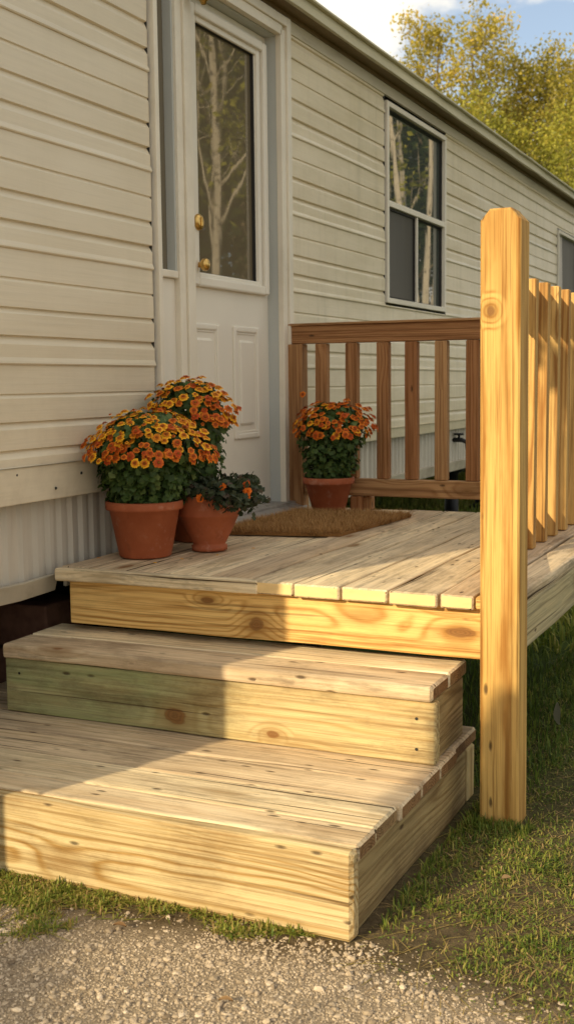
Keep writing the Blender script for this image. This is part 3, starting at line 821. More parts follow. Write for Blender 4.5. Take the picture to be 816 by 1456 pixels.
zb = ZD + .003
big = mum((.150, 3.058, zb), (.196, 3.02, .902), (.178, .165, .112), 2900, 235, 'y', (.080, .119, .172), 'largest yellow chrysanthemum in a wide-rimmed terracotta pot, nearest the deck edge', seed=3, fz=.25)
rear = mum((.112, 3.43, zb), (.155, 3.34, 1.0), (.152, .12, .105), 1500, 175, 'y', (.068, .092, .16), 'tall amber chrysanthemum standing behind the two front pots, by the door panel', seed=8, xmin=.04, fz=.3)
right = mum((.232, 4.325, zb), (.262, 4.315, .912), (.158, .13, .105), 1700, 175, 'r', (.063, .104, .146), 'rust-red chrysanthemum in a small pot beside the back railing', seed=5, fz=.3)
put_flower(right, 'r', (.115, 4.34, 1.05), (.2, -1, .2))
# third pot: dark trailing plant with a few orange blooms
root = empty('potted_plant', (.272, 3.245, zb), 'sparse dark-leaved plant with few orange blooms in a smooth rounded pot', 'potted plant', None)
make_pot(root, (.272, 3.245, zb), .056, .101, .176, goblet=True)
r2 = random.Random(4); P = []; Nn = []; mb = MB()
for i in range(46):
    a = r2.uniform(0, 6.28); L = r2.uniform(.08, .16); up = r2.uniform(.6, 1.8)
    if i % 5 == 0: a = r2.uniform(-.9, .2); L = r2.uniform(.12, .16); up = r2.uniform(.3, .8)
    p0 = Vector((.272 + .05 * math.cos(a), 3.245 + .05 * math.sin(a), zb + .160)); pts = [p0]
    d = Vector((math.cos(a), math.sin(a), up * 1.6)).normalized()
    for k in range(5):
        d = (d + Vector((math.cos(a) * .12, math.sin(a) * .12, -.22))).normalized(); pts.append(pts[-1] + d * L / 5)
        for q in range(8):
            P.append(pts[-1] + Vector((r2.gauss(0, .014), r2.gauss(0, .014), r2.gauss(0, .012)))); Nn.append((r2.gauss(0, .6), r2.gauss(-.3, .6), r2.gauss(.6, .4)))
    mb.tube(pts, [.0025, .0022, .002, .0018, .0015, .001], 5)
mb.build('stems', M['stem'], root)
n = len(P); V, F, b = leaves_np(np.array(P), np.array(Nn), rng.uniform(.014, .03, n), rng.uniform(0, 1, n)); mesh_np('foliage', V, F, M['darkleaf'], b, parent=root)
for p in ((.215, 3.11, .865), (.225, 3.105, .835), (.21, 3.11, .80), (.24, 3.10, .795), (.262, 3.10, .872), (.285, 3.10, .868), (.315, 3.11, .752), (.37, 3.15, .785), (.428, 3.20, .79), (.436, 3.19, .768), (.430, 3.20, .752)):
    put_flower(root, 'o', p, (.3, -1, .5), r2.uniform(.7, .95))

def petal_drop(x, y, lab):
    a = random.uniform(0, 6.28); L = .012; mb = MB()
    mb.add([(x + L * math.cos(a) * t_ - L * .3 * w_ * math.sin(a), y + L * math.sin(a) * t_ + L * .3 * w_ * math.cos(a), ZD + .005 + .002 * abs(w_)) for t_ in (-.5, 0, .5) for w_ in ((-.4, 0, .4) if abs(t_) > .1 else (-1, 0, 1))],
           [(0, 3, 4, 1), (1, 4, 5, 2), (3, 6, 7, 4), (4, 7, 8, 5)]); mb.bv = [.9] * 9
    tag(mb.build('fallen_petal', M['petal_y']), lab, 'petal', 'petals fallen on the deck')
for x, y in ((.30, 3.02), (.36, 3.13), (.26, 2.93), (.05, 2.95), (.40, 3.30), (.22, 4.20)):
    petal_drop(x, y, 'tiny orange petal lying on the deck boards near the flower pots')

# ------------------------------------------------------------------ coir doormat
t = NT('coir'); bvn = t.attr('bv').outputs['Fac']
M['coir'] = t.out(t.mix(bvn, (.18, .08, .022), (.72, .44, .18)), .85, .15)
q = [Vector((.10, 3.575)), Vector((.548, 3.665)), Vector((.590, 4.295)), Vector((.13, 4.275))]
n = 30000
U = rng.uniform(0, 1, (n, 2))
wob = .010
P2 = np.array([q[0] * (1 - u) * (1 - v) + q[1] * u * (1 - v) + q[2] * u * v + q[3] * (1 - u) * v for u, v in U])
edge = np.minimum(np.minimum(U[:, 0], 1 - U[:, 0]), np.minimum(U[:, 1], 1 - U[:, 1]))
P2 += rng.normal(scale=.003, size=P2.shape) + np.array([[.016 * noise.noise((p[0] * 9, p[1] * 9, 0)), .016 * noise.noise((p[0] * 9, p[1] * 9, 5))] for p in P2])
z0 = ZD + .006 + .0 * edge
H = rng.uniform(.014, .034, n)
ang = rng.uniform(0, 2 * np.pi, n); tilt = rng.normal(scale=.6, size=n)
dx = np.stack([np.cos(ang), np.sin(ang)], 1)
ctr = np.array([.34, 3.95]); out = (P2 - ctr); out /= np.linalg.norm(out, axis=1, keepdims=True)
lean_ = dx * (H * np.tan(np.clip(tilt, -1, 1)))[:, None] + out * (np.where(edge < .03, .008, 0))[:, None]
w = .0011
A = np.column_stack([P2 - dx[:, ::-1] * [1, -1] * w, np.full(n, ZD + .006)]); B = np.column_stack([P2 + dx[:, ::-1] * [1, -1] * w, np.full(n, ZD + .006)])
C = np.column_stack([P2 + lean_, ZD + .006 + H])
V = np.stack([A, B, C], 1).reshape(-1, 3); F = np.arange(3 * n).reshape(-1, 3)
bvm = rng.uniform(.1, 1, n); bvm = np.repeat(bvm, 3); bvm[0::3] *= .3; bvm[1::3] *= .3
mbase = MB(); vs = [(p.x, p.y, ZD + .003) for p in q] + [(p.x, p.y, ZD + .014) for p in q]
V = np.vstack([V, np.array(vs)]); o_ = 3 * n
bf = [(3, 2, 1), (3, 1, 0), (4, 5, 6), (4, 6, 7)]
for i in range(4): j = (i + 1) % 4; bf += [(i, j, 4 + j), (i, 4 + j, 4 + i)]
F = np.vstack([F, np.array(bf) + o_]); bvm = np.concatenate([bvm, np.full(8, .12)])
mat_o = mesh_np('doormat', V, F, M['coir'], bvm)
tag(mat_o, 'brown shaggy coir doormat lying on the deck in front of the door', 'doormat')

# ------------------------------------------------------------------ ground, gravel, grass
def gravel_edge(x):
    return 1.90 + .05 * math.sin(x * 5 + .6) + .05 * noise.noise((x * 4, 0, 0)) + (.10 if .93 < x < 1.30 else 0) - max(0, x - 1.32) * .22
t = NT('ground_soil'); P = t.pos(); s = t.xyz(P)
n1 = t.noise(P, 3.5, 5, .65); n2 = t.noise(P, 160, 4, .7); n3 = t.noise(P, 26, 5, .7)
edge_ = t.math('ADD', s[1], t.math('MULTIPLY', t.math('SUBTRACT', n1, .5), .22))
isg = t.mr(edge_, 1.88, 1.99, 1, 0)
gv = t.mix(t.mr(n2, .3, .7), (.19, .145, .095), (.46, .37, .26))
dirt = t.mix(t.mr(n3, .3, .7), (.065, .05, .026), (.17, .125, .07))
lawn = t.mix(t.mr(t.noise(P, 1.3, 5, .7), .35, .65), (.035, .06, .012), (.075, .10, .025))
dirt = t.mix(t.mr(s[1], 2.2, 4.2), dirt, lawn)
t.bump(t.math('ADD', n2, t.math('MULTIPLY', n3, 2)), .7, .01)
M['ground'] = t.out(t.mix(isg, dirt, gv), .95, .1)
g = MB(); g.add([(-250, -250, 0), (250, -250, 0), (250, 250, 0), (-250, 250, 0)], [(0, 1, 2, 3)])
tag(g.build('ground', M['ground']), kind='structure')

t = NT('gravel_stone'); bvn = t.attr('bv').outputs['Fac']
cr = t.new('ShaderNodeValToRGB'); t.lk(bvn, cr.inputs[0])
els = cr.color_ramp.elements; els[0].color = (.19, .14, .09, 1); els[1].color = (.72, .60, .45, 1)
for p_, c_ in ((.25, (.36, .28, .19, 1)), (.5, (.46, .365, .255, 1)), (.75, (.56, .45, .32, 1))):
    e_ = els.new(p_); e_.color = c_
c = t.mix(t.mr(t.noise(t.pos(), 220, 3), .3, .7, 0, .35), cr.outputs[0], (.28, .23, .17))
M['stone'] = t.out(c, .85, .2)
phi = (1 + 5 ** .5) / 2
ico = np.array([(-1, phi, 0), (1, phi, 0), (-1, -phi, 0), (1, -phi, 0), (0, -1, phi), (0, 1, phi), (0, -1, -phi), (0, 1, -phi), (phi, 0, -1), (phi, 0, 1), (-phi, 0, -1), (-phi, 0, 1)]) / math.sqrt(1 + phi * phi)
icf = np.array([(0, 11, 5), (0, 5, 1), (0, 1, 7), (0, 7, 10), (0, 10, 11), (1, 5, 9), (5, 11, 4), (11, 10, 2), (10, 7, 6), (7, 1, 8), (3, 9, 4), (3, 4, 2), (3, 2, 6), (3, 6, 8), (3, 8, 9), (4, 9, 5), (2, 4, 11), (6, 2, 10), (8, 6, 7), (9, 8, 1)])
def stones(cx, cy, sz, bvv, cz=None):
    n = len(cx)
    S = sz[:, None] * rng.uniform(.55, 1.3, (n, 3)); S[:, 2] *= .62
    V = ico[None] * (1 + rng.uniform(-.22, .22, (n, 12, 1))) * S[:, None]
    a = rng.uniform(0, 2 * np.pi, n); ca, sa = np.cos(a)[:, None], np.sin(a)[:, None]
    X = V[..., 0] * ca - V[..., 1] * sa; Yv = V[..., 0] * sa + V[..., 1] * ca
    V = np.stack([X + cx[:, None], Yv + cy[:, None], V[..., 2] + (S[:, 2] * .35 + (0 if cz is None else cz))[:, None]], -1).reshape(-1, 3)
    F = (np.arange(n) * 12)[:, None, None] + icf[None]
    return V, F.reshape(-1, 3), np.repeat(bvv, 12)
N = 75000
cx = rng.uniform(.0, 2.2, N); cy = rng.uniform(1.15, 2.06, N)
ge = np.array([gravel_edge(x) for x in cx])
keep = (cy < ge + rng.normal(scale=.03, size=N)) | (rng.random(N) < np.clip(.30 - (cy - ge) * 2, 0, .3))
keep &= ~((cx < 1.235) & (cy > 2.036))
cx, cy = cx[keep], cy[keep]
sz = .0017 + .0019 * rng.random(len(cx)) ** 2 + np.where(rng.random(len(cx)) < .06, rng.uniform(.0015, .0055, len(cx)), 0)
V, F, b = stones(cx, cy, sz, np.clip(rng.normal(.5, .24, len(cx)), 0, 1))
tag(mesh_np('gravel', V, F, M['stone'], b), 'loose pale gravel in front of the lower step', None, None, 'stuff')

def blade_mat(name):
    t = NT(name); bv = t.attr('bv').outputs['Fac']
    cr = t.new('ShaderNodeValToRGB'); t.lk(bv, cr.inputs[0]); els = cr.color_ramp.elements
    els[0].color = (.05, .085, .015, 1); els[1].color = (.40, .27, .12, 1)
    for p_, c_ in ((.35, (.115, .175, .026, 1)), (.65, (.25, .28, .045, 1)), (.85, (.38, .33, .085, 1))):
        e_ = els.new(p_); e_.color = c_
    t.out(cr.outputs[0], .55, .25)
    tr = t.new('ShaderNodeBsdfTranslucent'); t.lk(cr.outputs[0], tr.inputs[0]); mx = t.new('ShaderNodeMixShader'); mx.inputs[0].default_value = .3
    t.lk(t.bsdf.outputs[0], mx.inputs[1]); t.lk(tr.outputs[0], mx.inputs[2]); t.lk(mx.outputs[0], t.n['Material Output'].inputs[0])
    return t.mat
M['grass'] = blade_mat('grass_blade')
def blades(cx, cy, h, w, bvv, flop=.7):
    n = len(cx)
    a = rng.uniform(0, 2 * np.pi, n); d = np.stack([np.cos(a), np.sin(a)], 1); p = np.stack([-d[:, 1], d[:, 0]], 1)
    ln = np.abs(rng.normal(scale=flop, size=n))
    base = np.stack([cx, cy], 1)
    lv = []
    for (tz, td, tw) in ((0, 0, .8), (.45, .22, 1), (.8, .62, .7), (1, 1.05, .08)):
        hz = h * tz / np.sqrt(1 + ln ** 2 * tz)
        ctr = base + d * (h * ln * td * .8)[:, None]
        for sg in (-1, 1):
            lv.append(np.column_stack([ctr + p * (sg * w * tw)[:, None], hz]))
    V = np.stack(lv, 1).reshape(-1, 3)
    f = np.array([(0, 1, 3, 2), (2, 3, 5, 4), (4, 5, 7, 6)])
    F = ((np.arange(n) * 8)[:, None, None] + f[None]).reshape(-1, 4)
    return V, F, np.repeat(bvv, 8)
def nz(cx, cy, s, o): return np.array([noise.noise((x * s, y * s, o)) for x, y in zip(cx, cy)])
VV, FF, BB = [], [], []; off = 0
def addb(r):
    global off
    V, F, b = r; VV.append(V); FF.append(F + off); BB.append(b); off += len(V)
# right-hand lawn, near
def clear(cx, cy): return ~((cx < 1.245) & (cy < 2.98)) & ~((cx > 1.27) & (cx < 1.4) & (cy > 2.755) & (cy < 2.85))
N = 120000
cx = rng.uniform(1.12, 2.4, N); cy = 1.70 + (5.0 - 1.70) * rng.random(N) ** 1.3
ge = np.array([gravel_edge(x) for x in cx])
k1 = nz(cx, cy, 9, 3.0); k2 = nz(cx, cy, 2.6, 8.0)
ramp = np.clip((cy - ge + .06) / .30, 0, 1) ** 1.5
dens = np.clip(.34 + k1 * 1.1 + k2 * .9, .03, 1) * ramp
keep = (rng.random(N) < dens) & clear(cx, cy)
cx, cy, k1 = cx[keep], cy[keep], k1[keep]; n = len(cx)
h = rng.uniform(.005, .015, n) * (1 + .6 * np.clip(k1, -.6, 1)) * (1 + .3 * np.clip(cy - 2.5, 0, 2))
tall = rng.random(n) < .018; h[tall] *= 2.1
bvv = np.clip(.54 + rng.normal(scale=.2, size=n) - .3 * k1 + np.where(rng.random(n) < .14, .4, 0), 0, 1)
addb(blades(cx, cy, h, rng.uniform(.0008, .0019, n), bvv, 1.3))
N = 60000   # low ground-cover leaves between the blades
cx = rng.uniform(1.12, 2.4, N); cy = 1.70 + (4.6 - 1.70) * rng.random(N) ** 1.3
ge = np.array([gravel_edge(x) for x in cx]); k1 = nz(cx, cy, 12, 13.0)
keep = (rng.random(N) < np.clip(.45 + 1.0 * k1, 0, 1) * np.clip((cy - ge + .06) / .30, 0, 1) ** 1.4) & clear(cx, cy)
cx, cy = cx[keep], cy[keep]; n = len(cx)
addb(leaves_np(np.column_stack([cx, cy, rng.uniform(.002, .011, n)]), np.column_stack([rng.normal(scale=.5, size=(n, 2)), np.ones(n)]), rng.uniform(.004, .009, n), np.clip(.45 + rng.normal(scale=.22, size=n) + np.where(rng.random(n) < .2, .35, 0), 0, 1), False, .6))
N = 900    # taller tufts round the post foot and along the step side
cx = np.concatenate([rng.uniform(1.26, 1.42, 500), 1.25 + np.abs(rng.normal(scale=.03, size=400))]); cy = np.concatenate([2.752 - np.abs(rng.normal(scale=.03, size=500)), rng.uniform(2.1, 2.95, 400)])
addb(blades(cx, cy, rng.uniform(.010, .034, N), rng.uniform(.0009, .002, N), np.clip(.5 + rng.normal(scale=.2, size=N), 0, 1), .7))
N = 9000    # dry straw lying flat
cx = rng.uniform(.15, 2.4, N); cy = 1.75 + 2.6 * rng.random(N) ** 1.4
ge = np.array([gravel_edge(x) for x in cx]); keep = clear(cx, cy) & (rng.random(N) < np.clip((cy - ge + .12) / .25, 0, 1)) & ~((cx < 1.24) & (cy > 2.03))
cx, cy = cx[keep], cy[keep]; n = len(cx)
addb(blades(cx, cy, rng.uniform(.010, .028, n), rng.uniform(.0006, .0013, n), rng.uniform(.86, 1, n), 4.0))
# beyond the deck and under the home
N = 80000
cx = rng.uniform(-3.5, 2.2, N); cy = rng.uniform(4.62, 13, N)
k2 = nz(cx, cy, 3, 2)
addb(blades(cx, cy, rng.uniform(.03, .085, N), rng.uniform(.003, .006, N), np.clip(.60 + rng.normal(scale=.12, size=N) + .2 * k2, 0, .84), .7))  # brighter tone stands in for light reaching under the home
# under the deck edge, sparse
N = 5000
cx = rng.uniform(.6, 1.37, N); cy = rng.uniform(3.0, 4.62, N)
addb(blades(cx, cy, rng.uniform(.015, .05, N), rng.uniform(.001, .0025, N), np.clip(.3 + rng.normal(scale=.15, size=N), 0, 1), .6))
# tufts along the lower step
N = 26000
cx = rng.uniform(.1, 1.16, N); cy = 2.034 - .30 * rng.random(N) ** 1.3
k1 = nz(cx, cy, 9, 5); k2 = nz(cx, cy, 22, 7)
lim = np.interp(cx, [.1, .45, .60, .70, .80, .86, .93, .97, 1.04, 1.09, 1.16], [.26, .24, .21, .12, .055, .012, .03, .075, .06, .015, .0])
dd = (2.034 - cy) / np.maximum(lim * (1 + .8 * k1), 1e-4)
keep = (dd < 1.15) & (rng.random(N) < np.clip(.85 - .75 * dd + 1.2 * k2, 0, 1))
cx, cy, k2 = cx[keep], cy[keep], k2[keep]; n = len(cx)
addb(blades(cx, cy, rng.uniform(.006, .021, n) * (1 + .6 * k2), rng.uniform(.0009, .0022, n), np.clip(.74 - .3 * k2 + rng.normal(scale=.2, size=n), 0, 1), 1.9))  # sunlight on this strip is put into the yellower blade colour
m_ = rng.random(n) < .5
addb(leaves_np(np.column_stack([cx[m_], cy[m_] - .004, rng.uniform(.002, .012, m_.sum())]), np.column_stack([rng.normal(scale=.5, size=(m_.sum(), 2)), np.ones(m_.sum())]), rng.uniform(.004, .010, m_.sum()), np.clip(.72 + rng.normal(scale=.22, size=m_.sum()), 0, 1), False, .6))
tag(mesh_np('grass', np.vstack(VV), np.vstack(FF), M['grass'], np.concatenate(BB)), 'short patchy lawn grass beside the deck and steps', None, None, 'stuff')

# fallen leaves
M['dead'] = leaf_mat('fallen_leaf', (.22, .12, .05), (.34, .22, .10), None, .15, .7)
M['deadpale'] = leaf_mat('pale_fallen_leaf', (.30, .30, .20), (.36, .34, .24), None, .15, .7)
def fallen(x, y, z, L, rot, tilt, m, label):
    vs, fs = [], []
    for i in range(7):
        t_ = i / 6; w_ = math.sin(math.pi * min(1, t_ * .94 + .04)) * L * .24
        for sg in (-1, 0, 1): vs.append(((t_ - .5) * L, sg * w_, .004 * math.sin(t_ * 3.1) + abs(sg) * .004 + .003))
    for i in range(6):
        for k in (0, 1): fs.append((i * 3 + k, i * 3 + 3 + k, i * 3 + 4 + k, i * 3 + 1 + k))
    mb = MB(); mb.add(vs, fs, 0, True); mb.bv = [random.random()] * len(vs)
    o = mb.build('fallen_leaf', m); o.location = (x, y, z); o.rotation_euler = (tilt, tilt * .6, rot)
    tag(o, label, 'leaf', 'fallen leaves')
fallen(1.11, 1.735, .006, .026, .4, .1, M['dead'], 'brown dry leaf on the gravel near the bottom of the photo')
fallen(.78, 1.905, .006, .028, .2, .1, M['dead'], 'brown leaf on gravel just below the grass tuft')
fallen(1.31, 3.62, .05, .085, 1.9, -1.1, M['deadpale'], 'long pale upright leaf in the grass right of the post')
fallen(1.44, 2.42, .012, .03, 1.0, .2, M['dead'], 'small tan leaf in the patchy grass right of the steps')

# ------------------------------------------------------------------ black jack stands carrying the home
for (x_, y_) in ((-.60, 8.80), (-.62, 9.75), (-2.2, 8.6), (-2.2, 12.0)):
    mb = MB(); mb.lathe((x_, y_, 0), [(0, .0), (.13, 0), (.13, .02), (.055, .05), (.05, .38), (.09, .40), (.09, .45), (.04, .46), (.04, .62), (0, .62)], 14); mb.build('support_jack', M['black'], home)

# ------------------------------------------------------------------ trees
def bark(name, a, b, marks=False):
    t = NT(name); G = t.attr('gc').outputs['Vector']
    c = t.mix(t.mr(t.noise(t.mul(G, (2, 2, 6)), 2, 5, .7), .35, .65), a, b)
    if marks:
        c = t.mix(t.mr(t.noise(t.mul(G, (1.2, 1.2, 9)), 1.6, 3, .6), .60, .68), c, (.05, .04, .035))
    return t.out(c, .85, .2)
M['bark'] = bark('grey_bark', (.16, .12, .08), (.30, .24, .17))
M['birch'] = bark('birch_bark', (.50, .43, .33), (.66, .58, .46), True)
M['leaf_gold'] = leaf_mat('golden_green_leaf', (.25, .23, .036), (.64, .52, .09), (.72, .49, .09), .5)
M['leaf_green'] = leaf_mat('mid_green_leaf', (.17, .18, .027), (.48, .45, .06), (.56, .45, .07), .4)
M['leaf_dark'] = leaf_mat('deep_green_leaf', (.014, .028, .008), (.035, .06, .016), None, .2)

def make_tree(name, h, cr, nleaf, lsz, trunk_r, leafm, barkm, seed, base=.28, lean_=0.0, limbs=16, sprd=.75, clump=.16, multi=1):
    rr = random.Random(seed); tr = MB(); ends = []
    for s_ in range(multi):
        a0 = rr.uniform(0, 6.28); off_ = Vector((math.cos(a0), math.sin(a0), 0)) * (.12 if multi > 1 else 0)
        la = rr.uniform(0, 6.28); ll = lean_ + (.10 if multi > 1 else 0); pts = []
        for i in range(10):
            t_ = i / 9
            pts.append(off_ + Vector((math.cos(la) * ll * h * t_ ** 1.4 + .10 * noise.noise((t_ * 4, seed, s_)), math.sin(la) * ll * h * t_ ** 1.4 + .10 * noise.noise((t_ * 4, seed + 9, s_)), h * .96 * t_)))
        rad = [trunk_r * (1 - .93 * (i / 9) ** .8) for i in range(10)]
        tr.tube(pts, rad, 8)
        for k in range(limbs // multi):
            t_ = base + (1 - base) * (k + rr.random()) / (limbs // multi) * .95
            i = min(8, int(t_ * 9)); p = pts[i].lerp(pts[i + 1], t_ * 9 - i)
            a = k * 2.4 + rr.uniform(-.6, .6)
            L = cr * (1.15 - .75 * max(0, (t_ - base)) / (1 - base)) * rr.uniform(.7, 1.1)
            d = Vector((math.cos(a) * sprd, math.sin(a) * sprd, rr.uniform(.5, 1.0))).normalized()
            lp = [p]
            for q_ in range(5):
                d = (d + Vector((rr.gauss(0, .16), rr.gauss(0, .16), .09))).normalized(); lp.append(lp[-1] + d * L / 5)
            r0 = trunk_r * (1 - .9 * t_ ** .8) * .55
            tr.tube(lp, [r0 * (1 - .16 * j) for j in range(6)], 5)
            for j in range(1, 6):
                for _ in range(3 if j > 1 else 1):
                    d2 = (d + Vector((rr.gauss(0, .8), rr.gauss(0, .8), rr.gauss(.15, .5)))).normalized(); sl = L * rr.uniform(.18, .38)
                    e1 = lp[j] + d2 * sl * .5; e2 = e1 + (d2 + Vector((0, 0, .15))).normalized() * sl * .5
                    tr.tube([lp[j], e1, e2], [r0 * .3, r0 * .2, r0 * .08], 4)
                    ends += [(e1, .7), (e2, 1.0), (lp[j].lerp(e2, .8), 1)]
        ends += [(pts[-1], 1), (pts[-2], .8)]
    E_ = np.array([list(e) for e, w in ends]); wts = np.array([w * rr.uniform(.25, 1.6) for e, w in ends]); wts /= wts.sum()
    rg = np.random.default_rng(seed)
    idx = rg.choice(len(E_), nleaf, p=wts)
    Pn = E_[idx] + rg.normal(scale=clump, size=(nleaf, 3)) * np.array([1, 1, .85])
    tone = np.array([noise.noise((e[0] * 1.1, e[1] * 1.1, e[2] * 1.1 + seed)) for e in E_])[idx]
    bvv = np.clip(.42 + .55 * tone + rg.normal(scale=.2, size=nleaf), 0, 1)
    Nn = rg.normal(size=(nleaf, 3)) + np.array([0, 0, .4])
    V, F, b = leaves_np(Pn, Nn, rg.uniform(.6, 1.35, nleaf) * lsz, bvv, False, .6)
    root = empty(name)
    tr.build('trunk', barkm, root)
    mesh_np('crown', V, F, leafm, b, parent=root)
    return root
def copy_tree(o):
    c = o.copy(); col.objects.link(c)
    for ch in o.children:
        k = ch.copy(); col.objects.link(k); k.parent = c
    return c
def place(o, x, y, rot, s, label, group, cat='tree'):
    o.location = (x, y, 0); o.rotation_euler = (0, 0, rot); o.scale = (s, s, s)
    tag(o, label, cat, group)
G1 = 'golden trees behind the mobile home'
ta = make_tree('broadleaf_tree', 9.0, 2.2, 11500, .085, .13, M['leaf_gold'], M['bark'], 21, .2, limbs=26, clump=.16)
tb = make_tree('broadleaf_tree', 8.4, 2.6, 13000, .09, .14, M['leaf_gold'], M['bark'], 33, .15, limbs=28, clump=.18)
tc = make_tree('broadleaf_tree', 7.6, 2.4, 13000, .09, .12, M['leaf_green'], M['bark'], 45, .12, limbs=26, clump=.24)
def along(px, dist):
    a = R(24.74) - math.atan((px - 408) / 1662.)
    return 2.04 - math.sin(a) * dist, math.cos(a) * dist
spec = [(ta, 622, 27, .3, 1.0, 'tallest airy yellow-green tree, leftmost above the roof edge'),
        (tb, 742, 30, 1.2, 1.04, 'wide golden tree right of the tallest ones, above the roof'),
        (tc, 690, 25, 2.0, .84, 'lower green bushy tree just above the roof line'),
        (copy_tree(ta), 800, 31, 2.6, 1.0, 'golden tree near the right edge of the photo, against white cloud'),
        (copy_tree(tb), 830, 27, 4.0, .88, 'low amber tree at the far right, touching the eave'),
        (copy_tree(tc), 765, 26, 4.4, .78, 'small yellow-green tree tucked between the taller ones'),
        (copy_tree(tb), 650, 24, .9, .66, 'short bright yellow tree low over the roof, below the tallest'),
        (copy_tree(ta), 668, 29, 3.3, 1.06, 'second tall pale golden tree, just right of the tallest'),
        (copy_tree(tc), 815, 24, 2.7, .76, 'round yellow-green tree low above the eave near the right edge'),
        (copy_tree(ta), 775, 34, 5.5, 1.08, 'thin tall tree set back against the gap in the clouds'),
        (copy_tree(tb), 712, 33, 2.9, .98, 'hazy golden tree filling the gap beside the second tall one'),
        (copy_tree(ta), 880, 30, 5.0, .95, 'tree past the right edge, its tip against the cloud')]
for (o, px, d_, rot, s, lab) in spec:
    x, y = along(px, d_); place(o, x, y, rot, s, lab, G1)
# birches out on the open side, mirrored in the panes
G2 = 'birches mirrored in the window panes'
b1 = make_tree('birch_tree', 9.5, 1.9, 3000, .09, .055, M['leaf_green'], M['birch'], 61, .22, .05, limbs=20, sprd=.5, clump=.16)
b2 = make_tree('birch_tree', 9.0, 1.6, 2600, .09, .062, M['leaf_gold'], M['birch'], 72, .55, .02, limbs=12, sprd=.5, clump=.2, multi=2)
def mirrored(deg, dist): return -2.04 + math.sin(R(deg)) * dist, math.cos(R(deg)) * dist
for (o, dg, ds, rot, s, lab) in ((b1, 27.4, 12, 1.0, 1.0, 'forked birch mirrored in the door glass'),
                                 (b2, 17.9, 15, .4, 1.0, 'twin-stem white birch mirrored at the right of the window'),
                                 (copy_tree(b1), 19.4, 17, 3.2, 1.05, 'slender birch mirrored at the left of the window'),
                                 (copy_tree(b2), 18.2, 21, 2.2, 1.1, 'farther pale birch mirrored between the other two'),
                                 (copy_tree(b1), 24.2, 17, 5.2, 1.05, 'birch on the open side, between the mirrored pairs')):
    x, y = mirrored(dg, ds); place(o, x, y, rot, s, lab, G2)
d1_ = make_tree('dark_tree', 10, 3.4, 9000, .22, .2, M['leaf_dark'], M['bark'], 81, .08, limbs=26, clump=.42)
for i, (o, dg, ds, s, lab) in enumerate(((d1_, 26.5, 24, 1, 'dense dark tree behind the forked birch'), (copy_tree(d1_), 19, 27, 1.1, 'dense dark tree behind the twin-stem birch'), (copy_tree(d1_), 31, 26, 1.05, 'dense dark tree at the far side of the yard'), (copy_tree(d1_), 22.6, 29, 1.15, 'tall dark tree in the middle of the yard edge'), (copy_tree(d1_), 15.6, 31, 1.15, 'dark tree farthest along the yard edge'))):
    x, y = mirrored(dg, ds); place(o, x, y, i * 1.3, s, lab, 'dark trees along the yard edge')

# unseen shrubs added behind the viewpoint to shade gravel and ground
AZ, EL = R(20.5), R(24)
def sunframe(c_, a_): return c_ * math.cos(AZ) + a_ * math.sin(AZ), -c_ * math.sin(AZ) + a_ * math.cos(AZ)
def shrub(name, c_, a_, rx, hgt, nl, label, seed, lm):
    x, y = sunframe(c_, a_); rg = np.random.default_rng(seed)
    u = rg.normal(size=(nl, 3)); u /= np.linalg.norm(u, axis=1, keepdims=True); rr_ = rg.uniform(.2, 1, nl) ** .45
    lump = np.array([1 + .22 * noise.noise((p[0] * 2.5, p[1] * 2.5, p[2] * 2.5 + seed)) for p in u])
    Pn = u * (rr_ * lump)[:, None] * np.array([rx, rx, hgt / 2]) + np.array([x, y, hgt / 2]); Pn[:, 2] = np.maximum(Pn[:, 2], .02)
    V, F, b = leaves_np(Pn, u + rg.normal(scale=.6, size=(nl, 3)), rg.uniform(.05, .10, nl), rg.uniform(0, 1, nl), False, .6)
    root = empty(name, (x, y, 0), label, 'shrub')
    mesh_np('foliage', V, F, lm, b, parent=root)
    mb = MB()
    for i in range(7):
        a = i * .9; mb.tube([(x + .1 * math.cos(a), y + .1 * math.sin(a), 0), (x + rx * .3 * math.cos(a), y + rx * .3 * math.sin(a), hgt * .4), (x + rx * .55 * math.cos(a), y + rx * .55 * math.sin(a), hgt * .75)], [.03, .02, .008], 6)
    mb.build('stems', M['bark'], root)
shrub('shade_shrub', .10, -3.6, .66, 2.48, 7000, 'low rounded shrub added behind the view to shade the gravel', 3, M['leaf_green'])
shrub('shade_shrub', 2.22, -4.4, 1.24, 4.6, 12000, 'tall full shrub added behind the view to shade the ground', 9, M['leaf_green'])
# unseen basket on an iron hook, added to throw shade on the post foot
bx_, by_ = sunframe(.318, -.9); bz = .165 + math.tan(EL) * 3.93
hb = empty('shade_basket', (bx_ + .225, by_ - .085, 0), 'unseen leafy basket on a slim iron hook, added to shade the foot of the post', 'added shade basket')
mb = MB(); px_, py_ = bx_ + .225, by_ - .085; mb.tube([(px_, py_, 0), (px_, py_, bz + .30), (px_ - .04, py_ + .015, bz + .38), (px_ - .15, py_ + .057, bz + .40), (bx_, by_, bz + .35), (bx_, by_, bz + .28)], .005, 6); mb.build('hook', M['black'], hb)
mb = MB(); mb.lathe((bx_, by_, bz), [(0, -.07), (.05, -.06), (.075, -.02), (.085, .03), (.08, .035), (0, .02)], 20); mb.build('basket', M['soil'], hb)
mb = MB()
for a in (0, 2.1, 4.2): mb.tube([(bx_ + .08 * math.cos(a), by_ + .08 * math.sin(a), bz + .03), (bx_, by_, bz + .30)], .002, 4)
mb.build('wires', M['black'], hb)
rg = np.random.default_rng(77); nb = 1100; uu = rg.normal(size=(nb, 3)); uu /= np.linalg.norm(uu, axis=1, keepdims=True)
